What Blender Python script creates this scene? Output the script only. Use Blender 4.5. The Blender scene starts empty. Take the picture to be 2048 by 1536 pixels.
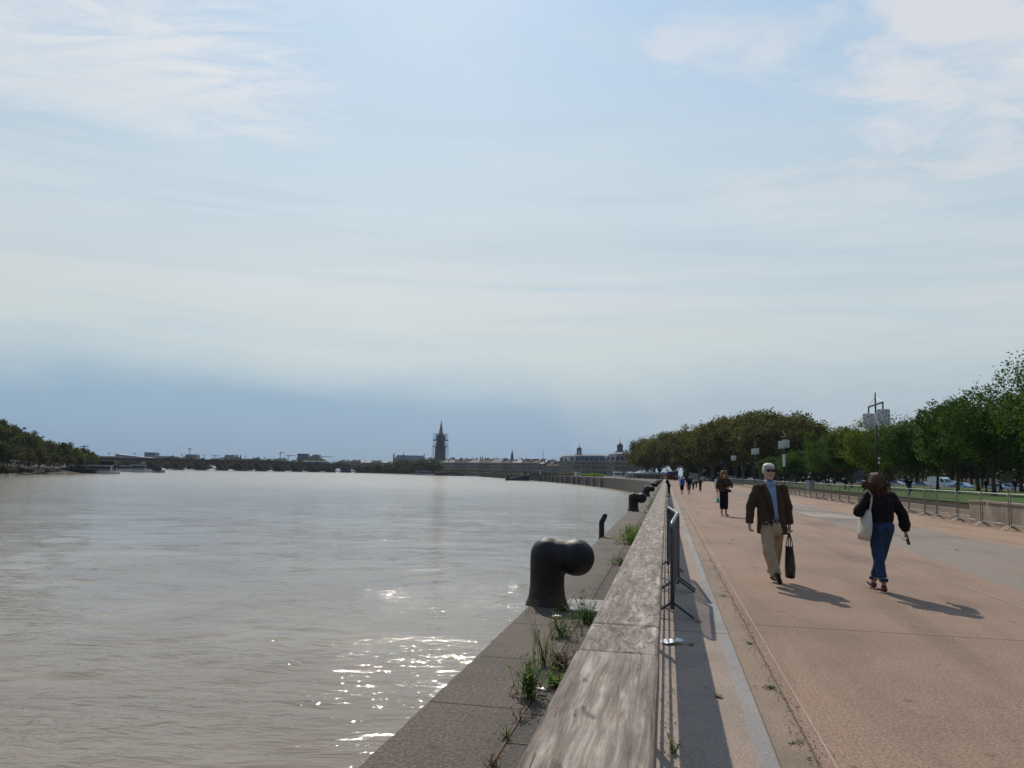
import bpy, bmesh, math, random
import numpy as np
from mathutils import Vector, Matrix, noise
R=math.radians; PI=math.pi
rnd=random.Random(7)
sc=bpy.context.scene
col=sc.collection
H=1.6; FPX=1530.0; PITCH=R(6.54); ROLL=R(1.3); QA=R(11.5)
SUN_EL=R(42); SUN_AZ=R(-8)
WZ=-4.0
# ---------------------------------------------------------------- camera model helpers (survey of the real place)
def ray(u,v):
    x=(u-1024)/FPX; y=(768-v)/FPX
    X=x*math.cos(ROLL)-y*math.sin(ROLL); Y=x*math.sin(ROLL)+y*math.cos(ROLL)
    return Vector((X, math.cos(PITCH)-Y*math.sin(PITCH), math.sin(PITCH)+Y*math.cos(PITCH)))
def G(u,v,z=0.0):
    d=ray(u,v); return Vector((0,0,H))+d*((z-H)/d.z)
def D(u,v,dist):
    d=ray(u,v); return Vector((0,0,H))+d*(dist/d.y)
SD=Vector((math.cos(QA),-math.sin(QA),0)); TD=Vector((math.sin(QA),math.cos(QA),0))
def Q(s,t,z=0.0): 
    p=SD*s+TD*t; return Vector((p.x,p.y,z))
QROT=-QA
# ---------------------------------------------------------------- object helpers
def tag(o,label=None,cat=None,group=None,kind=None):
    if label: o['label']=label
    if cat: o['category']=cat
    if group: o['group']=group
    if kind: o['kind']=kind
    return o
def empty(name,loc=(0,0,0),rz=0,label=None,cat=None,group=None):
    o=bpy.data.objects.new(name,None); col.objects.link(o); o.location=loc; o.rotation_euler=(0,0,rz)
    o.empty_display_size=.2
    return tag(o,label,cat,group)
def link(name,me,mat=None,parent=None,loc=None):
    o=bpy.data.objects.new(name,me); col.objects.link(o)
    if mat is not None and len(me.materials)==0: me.materials.append(mat)
    if parent: o.parent=parent
    if loc is not None: o.location=loc
    return o
def kids(o): return [c for c in col.objects if c.parent==o]
def copy_tree(o,parent=None):
    c=o.copy(); col.objects.link(c)
    if parent: c.parent=parent
    for ch in o.children: copy_tree(ch,c)
    return c
kids_map={}
class MB:
    def __init__(s): s.v=[]; s.f=[]; s.m=[]; s.mi=0
    def add(s,vs,fs):
        b=len(s.v); s.v+= [tuple(x) for x in vs]; s.f+=[tuple(i+b for i in f) for f in fs]; s.m+=[s.mi]*len(fs); return s
    def box(s,c,d,M=None,bev=0):
        x,y,z=d[0]/2,d[1]/2,d[2]/2
        vs=[Vector((sx*x,sy*y,sz*z)) for sx in(-1,1) for sy in(-1,1) for sz in(-1,1)]
        if M is not None: vs=[M@p for p in vs]
        vs=[p+Vector(c) for p in vs]
        return s.add(vs,[(0,1,3,2),(4,6,7,5),(0,4,5,1),(2,3,7,6),(0,2,6,4),(1,5,7,3)])
    def bar(s,a,b,w,h,up=Vector((0,0,1))):
        a=Vector(a);b=Vector(b); d=(b-a); L=d.length; d.normalize()
        x=d.cross(up)
        if x.length<1e-4: x=Vector((1,0,0))
        x.normalize(); z=x.cross(d)
        M=Matrix((x,d,z)).transposed()
        return s.box((a+b)/2,(w,L,h),M)
    def cyl(s,a,b,r0,r1=None,n=10,caps=True):
        if r1 is None: r1=r0
        return s.path([a,b],[r0,r1],n,caps)
    def path(s,pts,rs,n=8,caps=True):
        pts=[Vector(p) for p in pts]
        if not hasattr(rs,'__len__'): rs=[rs]*len(pts)
        vs=[];px=None
        for i,p in enumerate(pts):
            if i==0: d=pts[1]-p
            elif i==len(pts)-1: d=p-pts[i-1]
            else: d=(pts[i+1]-p).normalized()+(p-pts[i-1]).normalized()
            if d.length<1e-9: d=Vector((0,0,1))
            d.normalize()
            if px is None:
                up=Vector((0,0,1)) if abs(d.z)<.9 else Vector((0,1,0)); px=d.cross(up).normalized()
            else: px=(px-d*px.dot(d)).normalized()
            py=d.cross(px)
            for k in range(n):
                a=2*PI*k/n; vs.append(p+(px*math.cos(a)+py*math.sin(a))*rs[i])
        fs=[]
        for i in range(len(pts)-1):
            for k in range(n):
                k2=(k+1)%n; fs.append((i*n+k,i*n+k2,(i+1)*n+k2,(i+1)*n+k))
        if caps:
            fs.append(tuple(range(n-1,-1,-1))); fs.append(tuple(range((len(pts)-1)*n,len(pts)*n)))
        return s.add(vs,fs)
    def lathe(s,prof,c=(0,0,0),n=16,sx=1,sy=1):
        c=Vector(c);vs=[]
        for r,z in prof:
            for k in range(n):
                a=2*PI*k/n; vs.append(c+Vector((r*math.cos(a)*sx,r*math.sin(a)*sy,z)))
        fs=[]
        for i in range(len(prof)-1):
            for k in range(n):
                k2=(k+1)%n; fs.append((i*n+k,i*n+k2,(i+1)*n+k2,(i+1)*n+k))
        fs.append(tuple(range(n-1,-1,-1))); fs.append(tuple(range((len(prof)-1)*n,len(prof)*n)))
        return s.add(vs,fs)
    def rings(s,rg,n=16):
        # rg: (x,y,z,rx,ry) horizontal ellipses stacked
        vs=[]
        for x,y,z,rx,ry in rg:
            for k in range(n):
                a=2*PI*k/n; vs.append((x+rx*math.cos(a),y+ry*math.sin(a),z))
        fs=[]
        for i in range(len(rg)-1):
            for k in range(n):
                k2=(k+1)%n; fs.append((i*n+k,i*n+k2,(i+1)*n+k2,(i+1)*n+k))
        fs.append(tuple(range(n-1,-1,-1))); fs.append(tuple(range((len(rg)-1)*n,len(rg)*n)))
        return s.add(vs,fs)
    def ball(s,c,r,sx=1,sy=1,sz=1,n=12,M=None):
        c=Vector(c);vs=[];m=n//2
        for i in range(m+1):
            th=PI*i/m
            rr=math.sin(th) if 0<i<m else 1e-4
            for k in range(n):
                a=2*PI*k/n; p=Vector((rr*math.cos(a)*sx,rr*math.sin(a)*sy,-math.cos(th)*sz))*r
                if M is not None: p=M@p
                vs.append(c+p)
        fs=[]
        for i in range(m):
            for k in range(n):
                k2=(k+1)%n; fs.append((i*n+k,i*n+k2,(i+1)*n+k2,(i+1)*n+k))
        return s.add(vs,fs)
    def cap(s,a,ra,b,rb,n=12):
        s.cyl(a,b,ra,rb,n); s.ball(a,ra,n=n); s.ball(b,rb,n=n); return s
    def prism(s,poly,z0,z1):
        # poly xy list, ccw
        n=len(poly); vs=[(x,y,z0) for x,y in poly]+[(x,y,z1) for x,y in poly]
        fs=[tuple(range(n-1,-1,-1)),tuple(range(n,2*n))]
        for i in range(n): j=(i+1)%n; fs.append((i,j,j+n,i+n))
        return s.add(vs,fs)
    def prismY(s,poly,y0,y1):
        n=len(poly); vs=[(x,y0,z) for x,z in poly]+[(x,y1,z) for x,z in poly]
        fs=[tuple(range(n)),tuple(range(2*n-1,n-1,-1))]
        for i in range(n): j=(i+1)%n; fs.append((j,i,i+n,j+n))
        return s.add(vs,fs)
    def mesh(s,name,mats=None,smooth=False):
        me=bpy.data.meshes.new(name); me.from_pydata(s.v,[],s.f); 
        if mats is not None:
            for m in (mats if isinstance(mats,(list,tuple)) else [mats]): me.materials.append(m)
        if any(s.m): me.polygons.foreach_set('material_index',s.m)
        if smooth: me.polygons.foreach_set('use_smooth',[True]*len(s.f))
        me.update(); return me
    def build(s,name,mats,parent=None,smooth=False,bevel=0,loc=None,rot=None):
        o=link(name,s.mesh(name,mats,smooth),None,parent,loc)
        if rot is not None: o.rotation_euler=rot
        if bevel:
            b=o.modifiers.new('bevel','BEVEL'); b.width=bevel; b.segments=2; b.limit_method='ANGLE'
        return o
def remesh(mb,voxel,name,mat,parent,smooth=3,sub=False):
    me=mb.mesh('tmp'); o=bpy.data.objects.new('tmp',me); col.objects.link(o)
    # fix normals
    bm=bmesh.new(); bm.from_mesh(me); bmesh.ops.recalc_face_normals(bm,faces=bm.faces); bm.to_mesh(me); bm.free()
    m=o.modifiers.new('r','REMESH'); m.mode='VOXEL'; m.voxel_size=voxel; m.use_smooth_shade=True
    if smooth:
        q=o.modifiers.new('s','SMOOTH'); q.factor=.5; q.iterations=smooth
    dg=bpy.context.evaluated_depsgraph_get(); dg.update()
    me2=bpy.data.meshes.new_from_object(o.evaluated_get(dg)); me2.name=name
    me2.polygons.foreach_set('use_smooth',[True]*len(me2.polygons))
    bpy.data.objects.remove(o); bpy.data.meshes.remove(me)
    me2.materials.clear(); 
    for mm in (mat if isinstance(mat,(list,tuple)) else [mat]): me2.materials.append(mm)
    return link(name,me2,None,parent)
def add_noise(me,amp,scale,seed=0,axis=None):
    for v in me.vertices:
        n=noise.noise_vector((v.co+Vector((seed,seed*1.7,0)))*scale)
        v.co+=n*amp
# ---------------------------------------------------------------- materials
def newmat(name):
    m=bpy.data.materials.new(name); m.use_nodes=True; nt=m.node_tree
    return m,nt,nt.nodes['Principled BSDF']
def nd(nt,t,**k):
    n=nt.nodes.new(t)
    for a,b in k.items():
        if a.startswith('i_'):
            key=a[2:].replace('_',' '); n.inputs[key].default_value=b
        else: setattr(n,a,b)
    return n
def ramp(nt,fac,stops,interp='LINEAR'):
    r=nt.nodes.new('ShaderNodeValToRGB'); r.color_ramp.interpolation=interp
    e=r.color_ramp.elements
    while len(e)>1: e.remove(e[-1])
    e[0].position=stops[0][0]; c=stops[0][1]; e[0].color=(*c,1) if len(c)==3 else c
    for p,c in stops[1:]:
        x=e.new(p); x.color=(*c,1) if len(c)==3 else c
    if fac is not None: nt.links.new(fac,r.inputs[0])
    return r
def coords(nt,kind='Object',scale=None,rot=None):
    t=nt.nodes.new('ShaderNodeTexCoord'); out=t.outputs[kind]
    if scale is not None or rot is not None:
        m=nt.nodes.new('ShaderNodeMapping'); nt.links.new(out,m.inputs[0])
        if scale is not None: m.inputs['Scale'].default_value=scale
        if rot is not None: m.inputs['Rotation'].default_value=rot
        out=m.outputs[0]
    return out
def noi(nt,vec,scale,detail=4,rough=.55,dist=0.0):
    n=nd(nt,'ShaderNodeTexNoise'); n.inputs['Scale'].default_value=scale; n.inputs['Detail'].default_value=detail
    n.inputs['Roughness'].default_value=rough; n.inputs['Distortion'].default_value=dist
    nt.links.new(vec,n.inputs['Vector']); return n.outputs['Fac']
def mix(nt,f,a,b,mode='MIX'):
    m=nt.nodes.new('ShaderNodeMix'); m.data_type='RGBA'; m.blend_type=mode
    for sock,val in ((m.inputs[0],f),(m.inputs[6],a),(m.inputs[7],b)):
        if hasattr(val,'is_output') or isinstance(val,bpy.types.NodeSocket): nt.links.new(val,sock)
        elif isinstance(val,(int,float)): sock.default_value=val
        else: sock.default_value=(*val,1)
    return m.outputs[2]
def mth(nt,op,a,b=None,clamp=False):
    m=nt.nodes.new('ShaderNodeMath'); m.operation=op; m.use_clamp=clamp
    for i,v in ((0,a),(1,b)):
        if v is None: continue
        if isinstance(v,(int,float)): m.inputs[i].default_value=v
        else: nt.links.new(v,m.inputs[i])
    return m.outputs[0]
def bump(nt,bs,h,strength=.3,dist=.02,prev=None):
    b=nt.nodes.new('ShaderNodeBump'); b.inputs['Strength'].default_value=strength; b.inputs['Distance'].default_value=dist
    nt.links.new(h,b.inputs['Height'])
    if prev is not None: nt.links.new(prev,b.inputs['Normal'])
    nt.links.new(b.outputs[0],bs.inputs['Normal']); return b.outputs[0]
def simple(name,c,rough=.7,metal=0,var=.15,scale=6,bmp=0,spec=None,kind='Object'):
    m,nt,bs=newmat(name)
    v=coords(nt,kind); f=noi(nt,v,scale,5)
    lo=tuple(x*(1-var) for x in c); hi=tuple(min(1,x*(1+var)) for x in c)
    r=ramp(nt,f,[(.3,lo),(.7,hi)]); nt.links.new(r.outputs[0],bs.inputs['Base Color'])
    bs.inputs['Roughness'].default_value=rough; bs.inputs['Metallic'].default_value=metal
    if spec is None and rough>=.75: spec=.12
    if spec is not None: bs.inputs['Specular IOR Level'].default_value=spec
    if bmp: bump(nt,bs,noi(nt,v,scale*3,4),bmp,.02)
    return m
def speckle(name,base,dark,light,sc_=90,rough=.85,big=.35,stain=None,wz=None):
    """aggregate / concrete: fine grains, larger patches, scattered stains"""
    m,nt,bs=newmat(name); v=coords(nt,'Object')
    fine=noi(nt,v,sc_,3,.7); midn=noi(nt,v,sc_*.22,3,.6); bigf=noi(nt,v,big,5,.6)
    c1=ramp(nt,fine,[(.33,dark),(.5,base),(.68,light)]).outputs[0]
    c2=ramp(nt,midn,[(.3,tuple(x*.86 for x in base)),(.7,tuple(min(1,x*1.12) for x in base))]).outputs[0]
    c=mix(nt,.45,c1,c2)
    pat=ramp(nt,bigf,[(.3,(.70,.69,.70)),(.52,(1,1,1)),(.72,(1.06,1.0,.93))]).outputs[0]
    c=mix(nt,1.0,c,pat,'MULTIPLY')
    stk=noi(nt,coords(nt,'Object',(1,.12,1)),1.1,6,.62,.8); c=mix(nt,1.0,c,ramp(nt,stk,[(.32,(.80,.79,.80)),(.5,(1,1,1)),(.68,(1.05,1.03,1.0))]).outputs[0],'MULTIPLY')
    spt=ramp(nt,noi(nt,v,5.5,2,.4),[(.27,(.62,.60,.60)),(.31,(1,1,1))]).outputs[0]; c=mix(nt,.7,c,mix(nt,1.0,c,spt,'MULTIPLY'))
    if stain:
        sf=ramp(nt,noi(nt,v,1.7,6,.65,1.2),[(.62,(0,0,0)),(.75,(1,1,1))]).outputs[0]
        c=mix(nt,mth(nt,'MULTIPLY',sf,.55),c,stain)
    nt.links.new(c,bs.inputs['Base Color']); bs.inputs['Roughness'].default_value=rough
    bs.inputs['Specular IOR Level'].default_value=.25
    bump(nt,bs,fine,.35,.004)
    return m
M={}
M['pink']=speckle('orange concrete',(.262,.168,.115),(.085,.051,.035),(.47,.33,.235),48,.9,.22,(.165,.115,.088))
M['pink2']=speckle('sandy orange ground',(.30,.19,.122),(.17,.10,.068),(.42,.29,.2),40,.92,.25,(.22,.155,.11))
M['rose']=speckle('rose paving',(.30,.225,.175),(.075,.065,.055),(.45,.36,.29),60,.88,.6,(.15,.14,.09))
M['sand']=speckle('sandstone strip',(.25,.18,.125),(.10,.07,.048),(.40,.30,.215),60,.9,.8,(.17,.155,.08))
M['stripe']=speckle('pale stone strip',(.25,.232,.212),(.14,.13,.118),(.36,.34,.315),50,.8,.5,(.21,.19,.17))
M['line']=speckle('pale joint line',(.36,.28,.22),(.28,.21,.165),(.44,.35,.28),60,.8)
M['joint']=simple('dark joint',(.15,.10,.08),.95)
M['lane']=speckle('grey cycle lane',(.22,.172,.138),(.15,.118,.095),(.29,.235,.19),45,.88,.2,(.18,.15,.13))
M['lane2']=speckle('pale lane slab',(.32,.262,.215),(.25,.205,.17),(.39,.325,.27),45,.85,.2)
M['granite']=speckle('quay granite',(.092,.070,.053),(.02,.016,.013),(.27,.21,.155),42,.85,.7,(.11,.09,.075))
M['sett']=speckle('quay setts',(.072,.059,.048),(.025,.021,.018),(.17,.14,.115),38,.88,.9,(.10,.10,.06))
M['concrete']=speckle('pale concrete',(.29,.29,.28),(.21,.21,.2),(.37,.37,.36),60,.8,.8,(.19,.18,.16))
def mat_wall(name,base,dark):
    m,nt,bs=newmat(name); v=coords(nt,'Object'); v2=coords(nt,'Object',(1,1,.12))
    a=noi(nt,v,1.2,6,.65); b=noi(nt,v2,2.2,5,.6)
    c=mix(nt,ramp(nt,a,[(.35,(0,0,0)),(.7,(1,1,1))]).outputs[0],dark,base)
    c=mix(nt,mth(nt,'MULTIPLY',ramp(nt,b,[(.45,(0,0,0)),(.7,(1,1,1))]).outputs[0],.5),c,tuple(x*.5 for x in dark))
    nt.links.new(c,bs.inputs['Base Color']); bs.inputs['Roughness'].default_value=.9
    bump(nt,bs,a,.4,.03); return m
M['quaywall']=mat_wall('old quay stone',(.055,.046,.033),(.018,.016,.012))
M['cwall']=mat_wall('weathered block wall',(.40,.31,.23),(.22,.165,.12))
M['steps']=simple('stone steps',(.33,.26,.19),.9,0,.2,3,.2)
# weathered handrail wood
def mat_wood(name,along):
    m,nt,bs=newmat(name); t=coords(nt,'Object')
    wn=nd(nt,'ShaderNodeTexNoise'); wn.inputs['Scale'].default_value=2.2 if along else 7.0; wn.inputs['Detail'].default_value=2; nt.links.new(t,wn.inputs['Vector'])
    va=nt.nodes.new('ShaderNodeVectorMath'); va.operation='SUBTRACT'; nt.links.new(wn.outputs['Color'],va.inputs[0]); va.inputs[1].default_value=(.5,.5,.5)
    vm=nt.nodes.new('ShaderNodeVectorMath'); vm.operation='MULTIPLY'; nt.links.new(va.outputs[0],vm.inputs[0]); vm.inputs[1].default_value=(.035,0,0) if along else (.05,.02,0)
    vv=nt.nodes.new('ShaderNodeVectorMath'); vv.operation='ADD'; nt.links.new(t,vv.inputs[0]); nt.links.new(vm.outputs[0],vv.inputs[1]); tw=vv.outputs[0]
    def mp(sc):
        k=nt.nodes.new('ShaderNodeMapping'); nt.links.new(tw,k.inputs[0]); k.inputs['Scale'].default_value=sc; return k.outputs[0]
    g=mp((1,.10,1) if along else (1,.16,1))
    fine=noi(nt,mp((1,.04,1) if along else (1,.055,1)),62,6,.75,.4 if along else .5)
    med=noi(nt,g,16,6,.65,.8 if along else .9)
    patch=noi(nt,t,4.5,5,.65)
    fm=mth(nt,'ADD',mth(nt,'MULTIPLY',fine,.55),mth(nt,'MULTIPLY',med,.45))
    c=ramp(nt,fm,[(.38,(.05,.035,.025)),(.46,(.125,.093,.069)),(.53,(.215,.17,.134)),(.62,(.40,.34,.285))]).outputs[0]
    c=mix(nt,1,c,ramp(nt,patch,[(.3,(.68,.64,.62)),(.62,(1.12,1.08,1.05))]).outputs[0],'MULTIPLY')
    rn=noi(nt,mp((1,.10,1) if along else (1,.42,1)),9 if along else 24,2,.45,.6 if along else .8)
    rid=mth(nt,'ABSOLUTE',mth(nt,'SUBTRACT',rn,.5))
    gate=ramp(nt,noi(nt,t,17 if not along else 9,3,.5),[(.50 if not along else .56,(0,0,0)),(.57 if not along else .62,(1,1,1))]).outputs[0]
    cf=mth(nt,'MULTIPLY',ramp(nt,rid,[(.0,(1,1,1)),(.02 if along else .045,(0,0,0))]).outputs[0],gate)
    c=mix(nt,mth(nt,'MULTIPLY',cf,.8),c,(.035,.025,.02))
    nt.links.new(c,bs.inputs['Base Color']); bs.inputs['Roughness'].default_value=.75; bs.inputs['Specular IOR Level'].default_value=.3
    hh=mth(nt,'SUBTRACT',mth(nt,'ADD',mth(nt,'MULTIPLY',fine,.6),mth(nt,'MULTIPLY',med,.4)),cf)
    bump(nt,bs,hh,.6,.006); return m
M['wood_long']=mat_wood('weathered wood long grain',True)
M['wood_wavy']=mat_wood('weathered wood wavy grain',False)
M['iron']=simple('cast iron',(.035,.033,.035),.42,.35,.3,5,.12)
def mat_bollard():
    m,nt,bs=newmat('worn cast iron'); v=coords(nt,'Object')
    a=noi(nt,v,4,6,.65); b=noi(nt,v,45,4,.6)
    c=ramp(nt,a,[(.3,(.010,.009,.0085)),(.5,(.018,.0155,.014)),(.62,(.045,.030,.022)),(.8,(.075,.046,.030))]).outputs[0]
    sx=nt.nodes.new('ShaderNodeSeparateXYZ'); nt.links.new(v,sx.inputs[0])
    rust=ramp(nt,mth(nt,'ADD',sx.outputs[2],mth(nt,'MULTIPLY',a,.5)),[(.2,(1,1,1)),(.55,(0,0,0))]).outputs[0]
    c=mix(nt,mth(nt,'MULTIPLY',rust,.7),c,(.05,.028,.02))
    nt.links.new(c,bs.inputs['Base Color'])
    nt.links.new(ramp(nt,a,[(.35,(.42,)*3),(.65,(.75,)*3)]).outputs[0],bs.inputs['Roughness'])
    bs.inputs['Specular IOR Level'].default_value=.3
    bump(nt,bs,b,.10,.008); return m
M['bollard']=mat_bollard()
M['galv']=simple('galvanised steel',(.13,.14,.155),.5,.4,.15,12)
M['galv_l']=simple('pale galvanised steel',(.27,.265,.25),.42,.5,.12,9)
M['galv_backlit']=simple('galvanised steel darkened as back-lit',(.10,.11,.12),.38,.5,.15,9)  # darker copy of the steel: back-lit shade of the railing barriers put into the colour
M['black']=simple('black paint',(.015,.015,.017),.45,.1,.2,5)
M['darkmetal']=simple('dark metal',(.05,.055,.06),.5,.4,.2,5)
# foliage
def mat_leaf(name,a,b,c3,trans=.35,patch=.5):
    m,nt,bs=newmat(name)
    g=nt.nodes.new('ShaderNodeNewGeometry'); oi=nt.nodes.new('ShaderNodeObjectInfo'); v=coords(nt,'Object')
    f=mth(nt,'ADD',mth(nt,'MULTIPLY',g.outputs['Random Per Island'],.5),mth(nt,'MULTIPLY',noi(nt,v,patch,3),.5))
    f=mth(nt,'ADD',f,mth(nt,'MULTIPLY',mth(nt,'SUBTRACT',oi.outputs['Random'],.5),.18))
    c=ramp(nt,f,[(.3,a),(.5,b),(.68,c3)]).outputs[0]
    nt.links.new(c,bs.inputs['Base Color']); bs.inputs['Roughness'].default_value=.7; bs.inputs['Specular IOR Level'].default_value=.12
    tr=nt.nodes.new('ShaderNodeBsdfTranslucent'); nt.links.new(mix(nt,1,c,(1.15,1.25,.6),'MULTIPLY'),tr.inputs[0])
    ms=nt.nodes.new('ShaderNodeMixShader'); ms.inputs[0].default_value=trans
    nt.links.new(bs.outputs[0],ms.inputs[1]); nt.links.new(tr.outputs[0],ms.inputs[2])
    nt.links.new(ms.outputs[0],nt.nodes['Material Output'].inputs[0]); return m
M['leaf_g']=mat_leaf('green leaves',(.026,.055,.011),(.045,.085,.016),(.095,.14,.028))
M['leaf_y']=mat_leaf('yellow green leaves',(.05,.08,.013),(.10,.13,.02),(.20,.20,.035))
M['leaf_plane']=mat_leaf('plane tree leaves',(.05,.055,.016),(.09,.088,.024),(.16,.135,.038),.3,.12)
M['leaf_red']=mat_leaf('reddish leaves',(.09,.035,.018),(.15,.06,.03),(.22,.10,.045))
M['leaf_bank']=mat_leaf('bank tree leaves',(.04,.05,.016),(.07,.078,.022),(.12,.11,.03),.25,.1)
M['leaf_dark']=mat_leaf('dark leaves',(.03,.045,.014),(.05,.068,.02),(.075,.09,.026),.2,.1)
M['weed']=mat_leaf('weed leaves',(.06,.12,.02),(.11,.19,.03),(.24,.27,.05),.4,2)
M['weed_dry']=mat_leaf('dry weed',(.09,.06,.03),(.17,.11,.05),(.25,.18,.07),.3,2)
M['bark']=simple('bark',(.085,.07,.055),.95,0,.35,3,.4)
M['bark_l']=simple('plane bark',(.16,.14,.11),.9,0,.4,1.5,.3)
def mat_grass():
    m,nt,bs=newmat('lawn grass'); v=coords(nt,'Object')
    a=noi(nt,v,.6,5,.6); b=noi(nt,v,14,4,.7)
    c=mix(nt,.55,ramp(nt,a,[(.3,(.045,.085,.016)),(.7,(.085,.135,.028))]).outputs[0],ramp(nt,b,[(.3,(.03,.065,.01)),(.7,(.12,.17,.038))]).outputs[0])
    nt.links.new(c,bs.inputs['Base Color']); bs.inputs['Roughness'].default_value=.9; bs.inputs['Specular IOR Level'].default_value=.1
    bump(nt,bs,b,.6,.05); return m
M['grass']=mat_grass()
M['ground']=simple('town ground',(.15,.125,.10),.95,0,.25,.05)
M['mud']=simple('river bank mud',(.045,.036,.026),.8,0,.35,.15,.3)
def mat_water():
    m,nt,bs=newmat('silty river water'); t=coords(nt,'Object')
    def mp(scale,rz):
        k=nt.nodes.new('ShaderNodeMapping'); nt.links.new(t,k.inputs[0]); k.inputs['Scale'].default_value=scale; k.inputs['Rotation'].default_value=(0,0,rz); return k.outputs[0]
    swirl=noi(nt,mp((1,1.0,1),0),.07,4,.5,1.0)
    n1=noi(nt,mp((.55,1.5,1),R(-14)),.55,2,.5,1.2)
    n2=noi(nt,mp((.6,1.5,1),R(12)),2.2,3,.55,.8)
    n3=noi(nt,mp((.7,1.3,1),R(-5)),8,3,.6,.4)
    n4=noi(nt,mp((.7,1.3,1),R(25)),15,2,.6,.3)
    pn=noi(nt,mp((.35,1,1),R(14)),.17,4,.6,1.6)
    chop=ramp(nt,pn,[(.40,(.12,)*3),(.52,(.45,)*3),(.66,(1,)*3)]).outputs[0]
    cr=ramp(nt,noi(nt,mp((.22,1,1),R(-10)),.33,5,.6,2.0),[(.50,(0,)*3),(.60,(1,)*3)]).outputs[0]
    h=mth(nt,'ADD',mth(nt,'MULTIPLY',n1,.16),mth(nt,'MULTIPLY',mth(nt,'MULTIPLY',n2,.50),mth(nt,'ADD',chop,.25)))
    h=mth(nt,'ADD',h,mth(nt,'MULTIPLY',mth(nt,'MULTIPLY',n3,.06),mth(nt,'ADD',chop,.15)))
    h=mth(nt,'ADD',h,mth(nt,'MULTIPLY',mth(nt,'MULTIPLY',n4,.015),cr))
    c=ramp(nt,swirl,[(.35,(.205,.15,.10)),(.65,(.275,.22,.155))]).outputs[0]
    nt.links.new(c,bs.inputs['Base Color'])
    sy=nt.nodes.new('ShaderNodeSeparateXYZ'); nt.links.new(t,sy.inputs[0])
    rg_=nt.nodes.new('ShaderNodeMapRange'); nt.links.new(sy.outputs[1],rg_.inputs[0]); rg_.inputs[1].default_value=25; rg_.inputs[2].default_value=260; rg_.inputs[3].default_value=.04; rg_.inputs[4].default_value=.20
    nt.links.new(rg_.outputs[0],bs.inputs['Roughness']); bs.inputs['IOR'].default_value=1.34
    bump(nt,bs,h,.75,.2)
    return m
M['water']=mat_water()
M['stone']=simple('city limestone',(.19,.165,.135),.9,0,.25,.15)
M['stone2']=simple('greyed limestone',(.14,.125,.108),.9,0,.25,.15)
M['stone3']=simple('pale limestone',(.25,.22,.18),.9,0,.2,.15)
M['slate']=simple('slate roof',(.075,.085,.105),.55,0,.2,.3)
M['zinc']=simple('pale zinc roof',(.20,.195,.185),.8,0,.1,.3)
M['tile']=simple('clay tile roof',(.12,.08,.06),.9,0,.3,.4)
M['pane']=simple('dark window glass',(.03,.035,.045),.25,0,.2,.5)
M['panel_g']=simple('grey cladding',(.24,.25,.28),.6,0,.15,.1)
M['panel_b']=simple('blue glass cladding',(.08,.12,.19),.3,0,.2,.1)
M['panel_w']=simple('pale cladding',(.20,.20,.21),.6,0,.1,.1)
M['panel_r']=simple('reddish cladding',(.22,.15,.15),.7,0,.15,.1)
M['brickarch']=simple('bridge brick',(.06,.042,.034),.9,0,.25,.3)
M['bridgestone']=simple('bridge stone',(.13,.107,.085),.9,0,.2,.3)
M['steelcrane']=simple('crane steel',(.20,.21,.23),.5,.3,.1,.2)
M['white']=simple('white paint',(.72,.72,.70),.45,0,.06,3)
M['tent']=simple('white tent canvas',(.82,.82,.82),.7,0,.04,1)
M['tentside']=simple('grey tent wall',(.35,.34,.33),.8,0,.1,1)
M['blue']=simple('blue cloth',(.02,.10,.38),.8,0,.15,8)
M['redpaint']=simple('red panel',(.30,.04,.04),.6,0,.1,1)
M['glass']=simple('car glass',(.03,.04,.05),.08,0,.1,1)
M['rubber']=simple('tyre rubber',(.02,.02,.02),.85,0,.1,8)
M['scaf']=simple('scaffold blue steel',(.06,.10,.17),.5,.3,.1,.3)
# ---------------------------------------------------------------- camera, sun, sky
cam=bpy.data.cameras.new('camera'); cam.sensor_width=36; cam.lens=36*FPX/2048; cam.clip_start=.05; cam.clip_end=20000
co=bpy.data.objects.new('camera',cam); col.objects.link(co); sc.camera=co
co.matrix_world=Matrix.Translation((0,0,H))@Matrix.Rotation(PI/2+PITCH,4,'X')@Matrix.Rotation(ROLL,4,'Z')
sl=bpy.data.lights.new('sun','SUN'); sl.energy=3.5; sl.angle=R(.55); sl.color=(1,.93,.82)
so=bpy.data.objects.new('sun',sl); col.objects.link(so)
sd=Vector((math.sin(SUN_AZ)*math.cos(SUN_EL),math.cos(SUN_AZ)*math.cos(SUN_EL),math.sin(SUN_EL)))
so.rotation_euler=sd.to_track_quat('Z','Y').to_euler(); so.location=(0,0,60)
sc.view_settings.view_transform='Standard'; sc.view_settings.look='None'; sc.view_settings.exposure=0; sc.view_settings.gamma=1
w=bpy.data.worlds.new('World'); sc.world=w; w.use_nodes=True; nt=w.node_tree
bg=nt.nodes['Background']; bg.inputs['Strength'].default_value=.1
sky=nt.nodes.new('ShaderNodeTexSky'); sky.sky_type='NISHITA'; sky.sun_disc=False; sky.sun_elevation=SUN_EL; sky.sun_rotation=SUN_AZ
sky.air_density=1.0; sky.dust_density=1.5; sky.ozone_density=1.5
tc=nt.nodes.new('ShaderNodeTexCoord'); dirv=tc.outputs['Generated']
sp=nt.nodes.new('ShaderNodeSeparateXYZ'); nt.links.new(dirv,sp.inputs[0])
def comb(x,y,z):
    c=nt.nodes.new('ShaderNodeCombineXYZ')
    for i,vv in enumerate((x,y,z)):
        if isinstance(vv,(int,float)): c.inputs[i].default_value=vv
        else: nt.links.new(vv,c.inputs[i])
    return c.outputs[0]
X,Y,Z=sp.outputs
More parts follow.
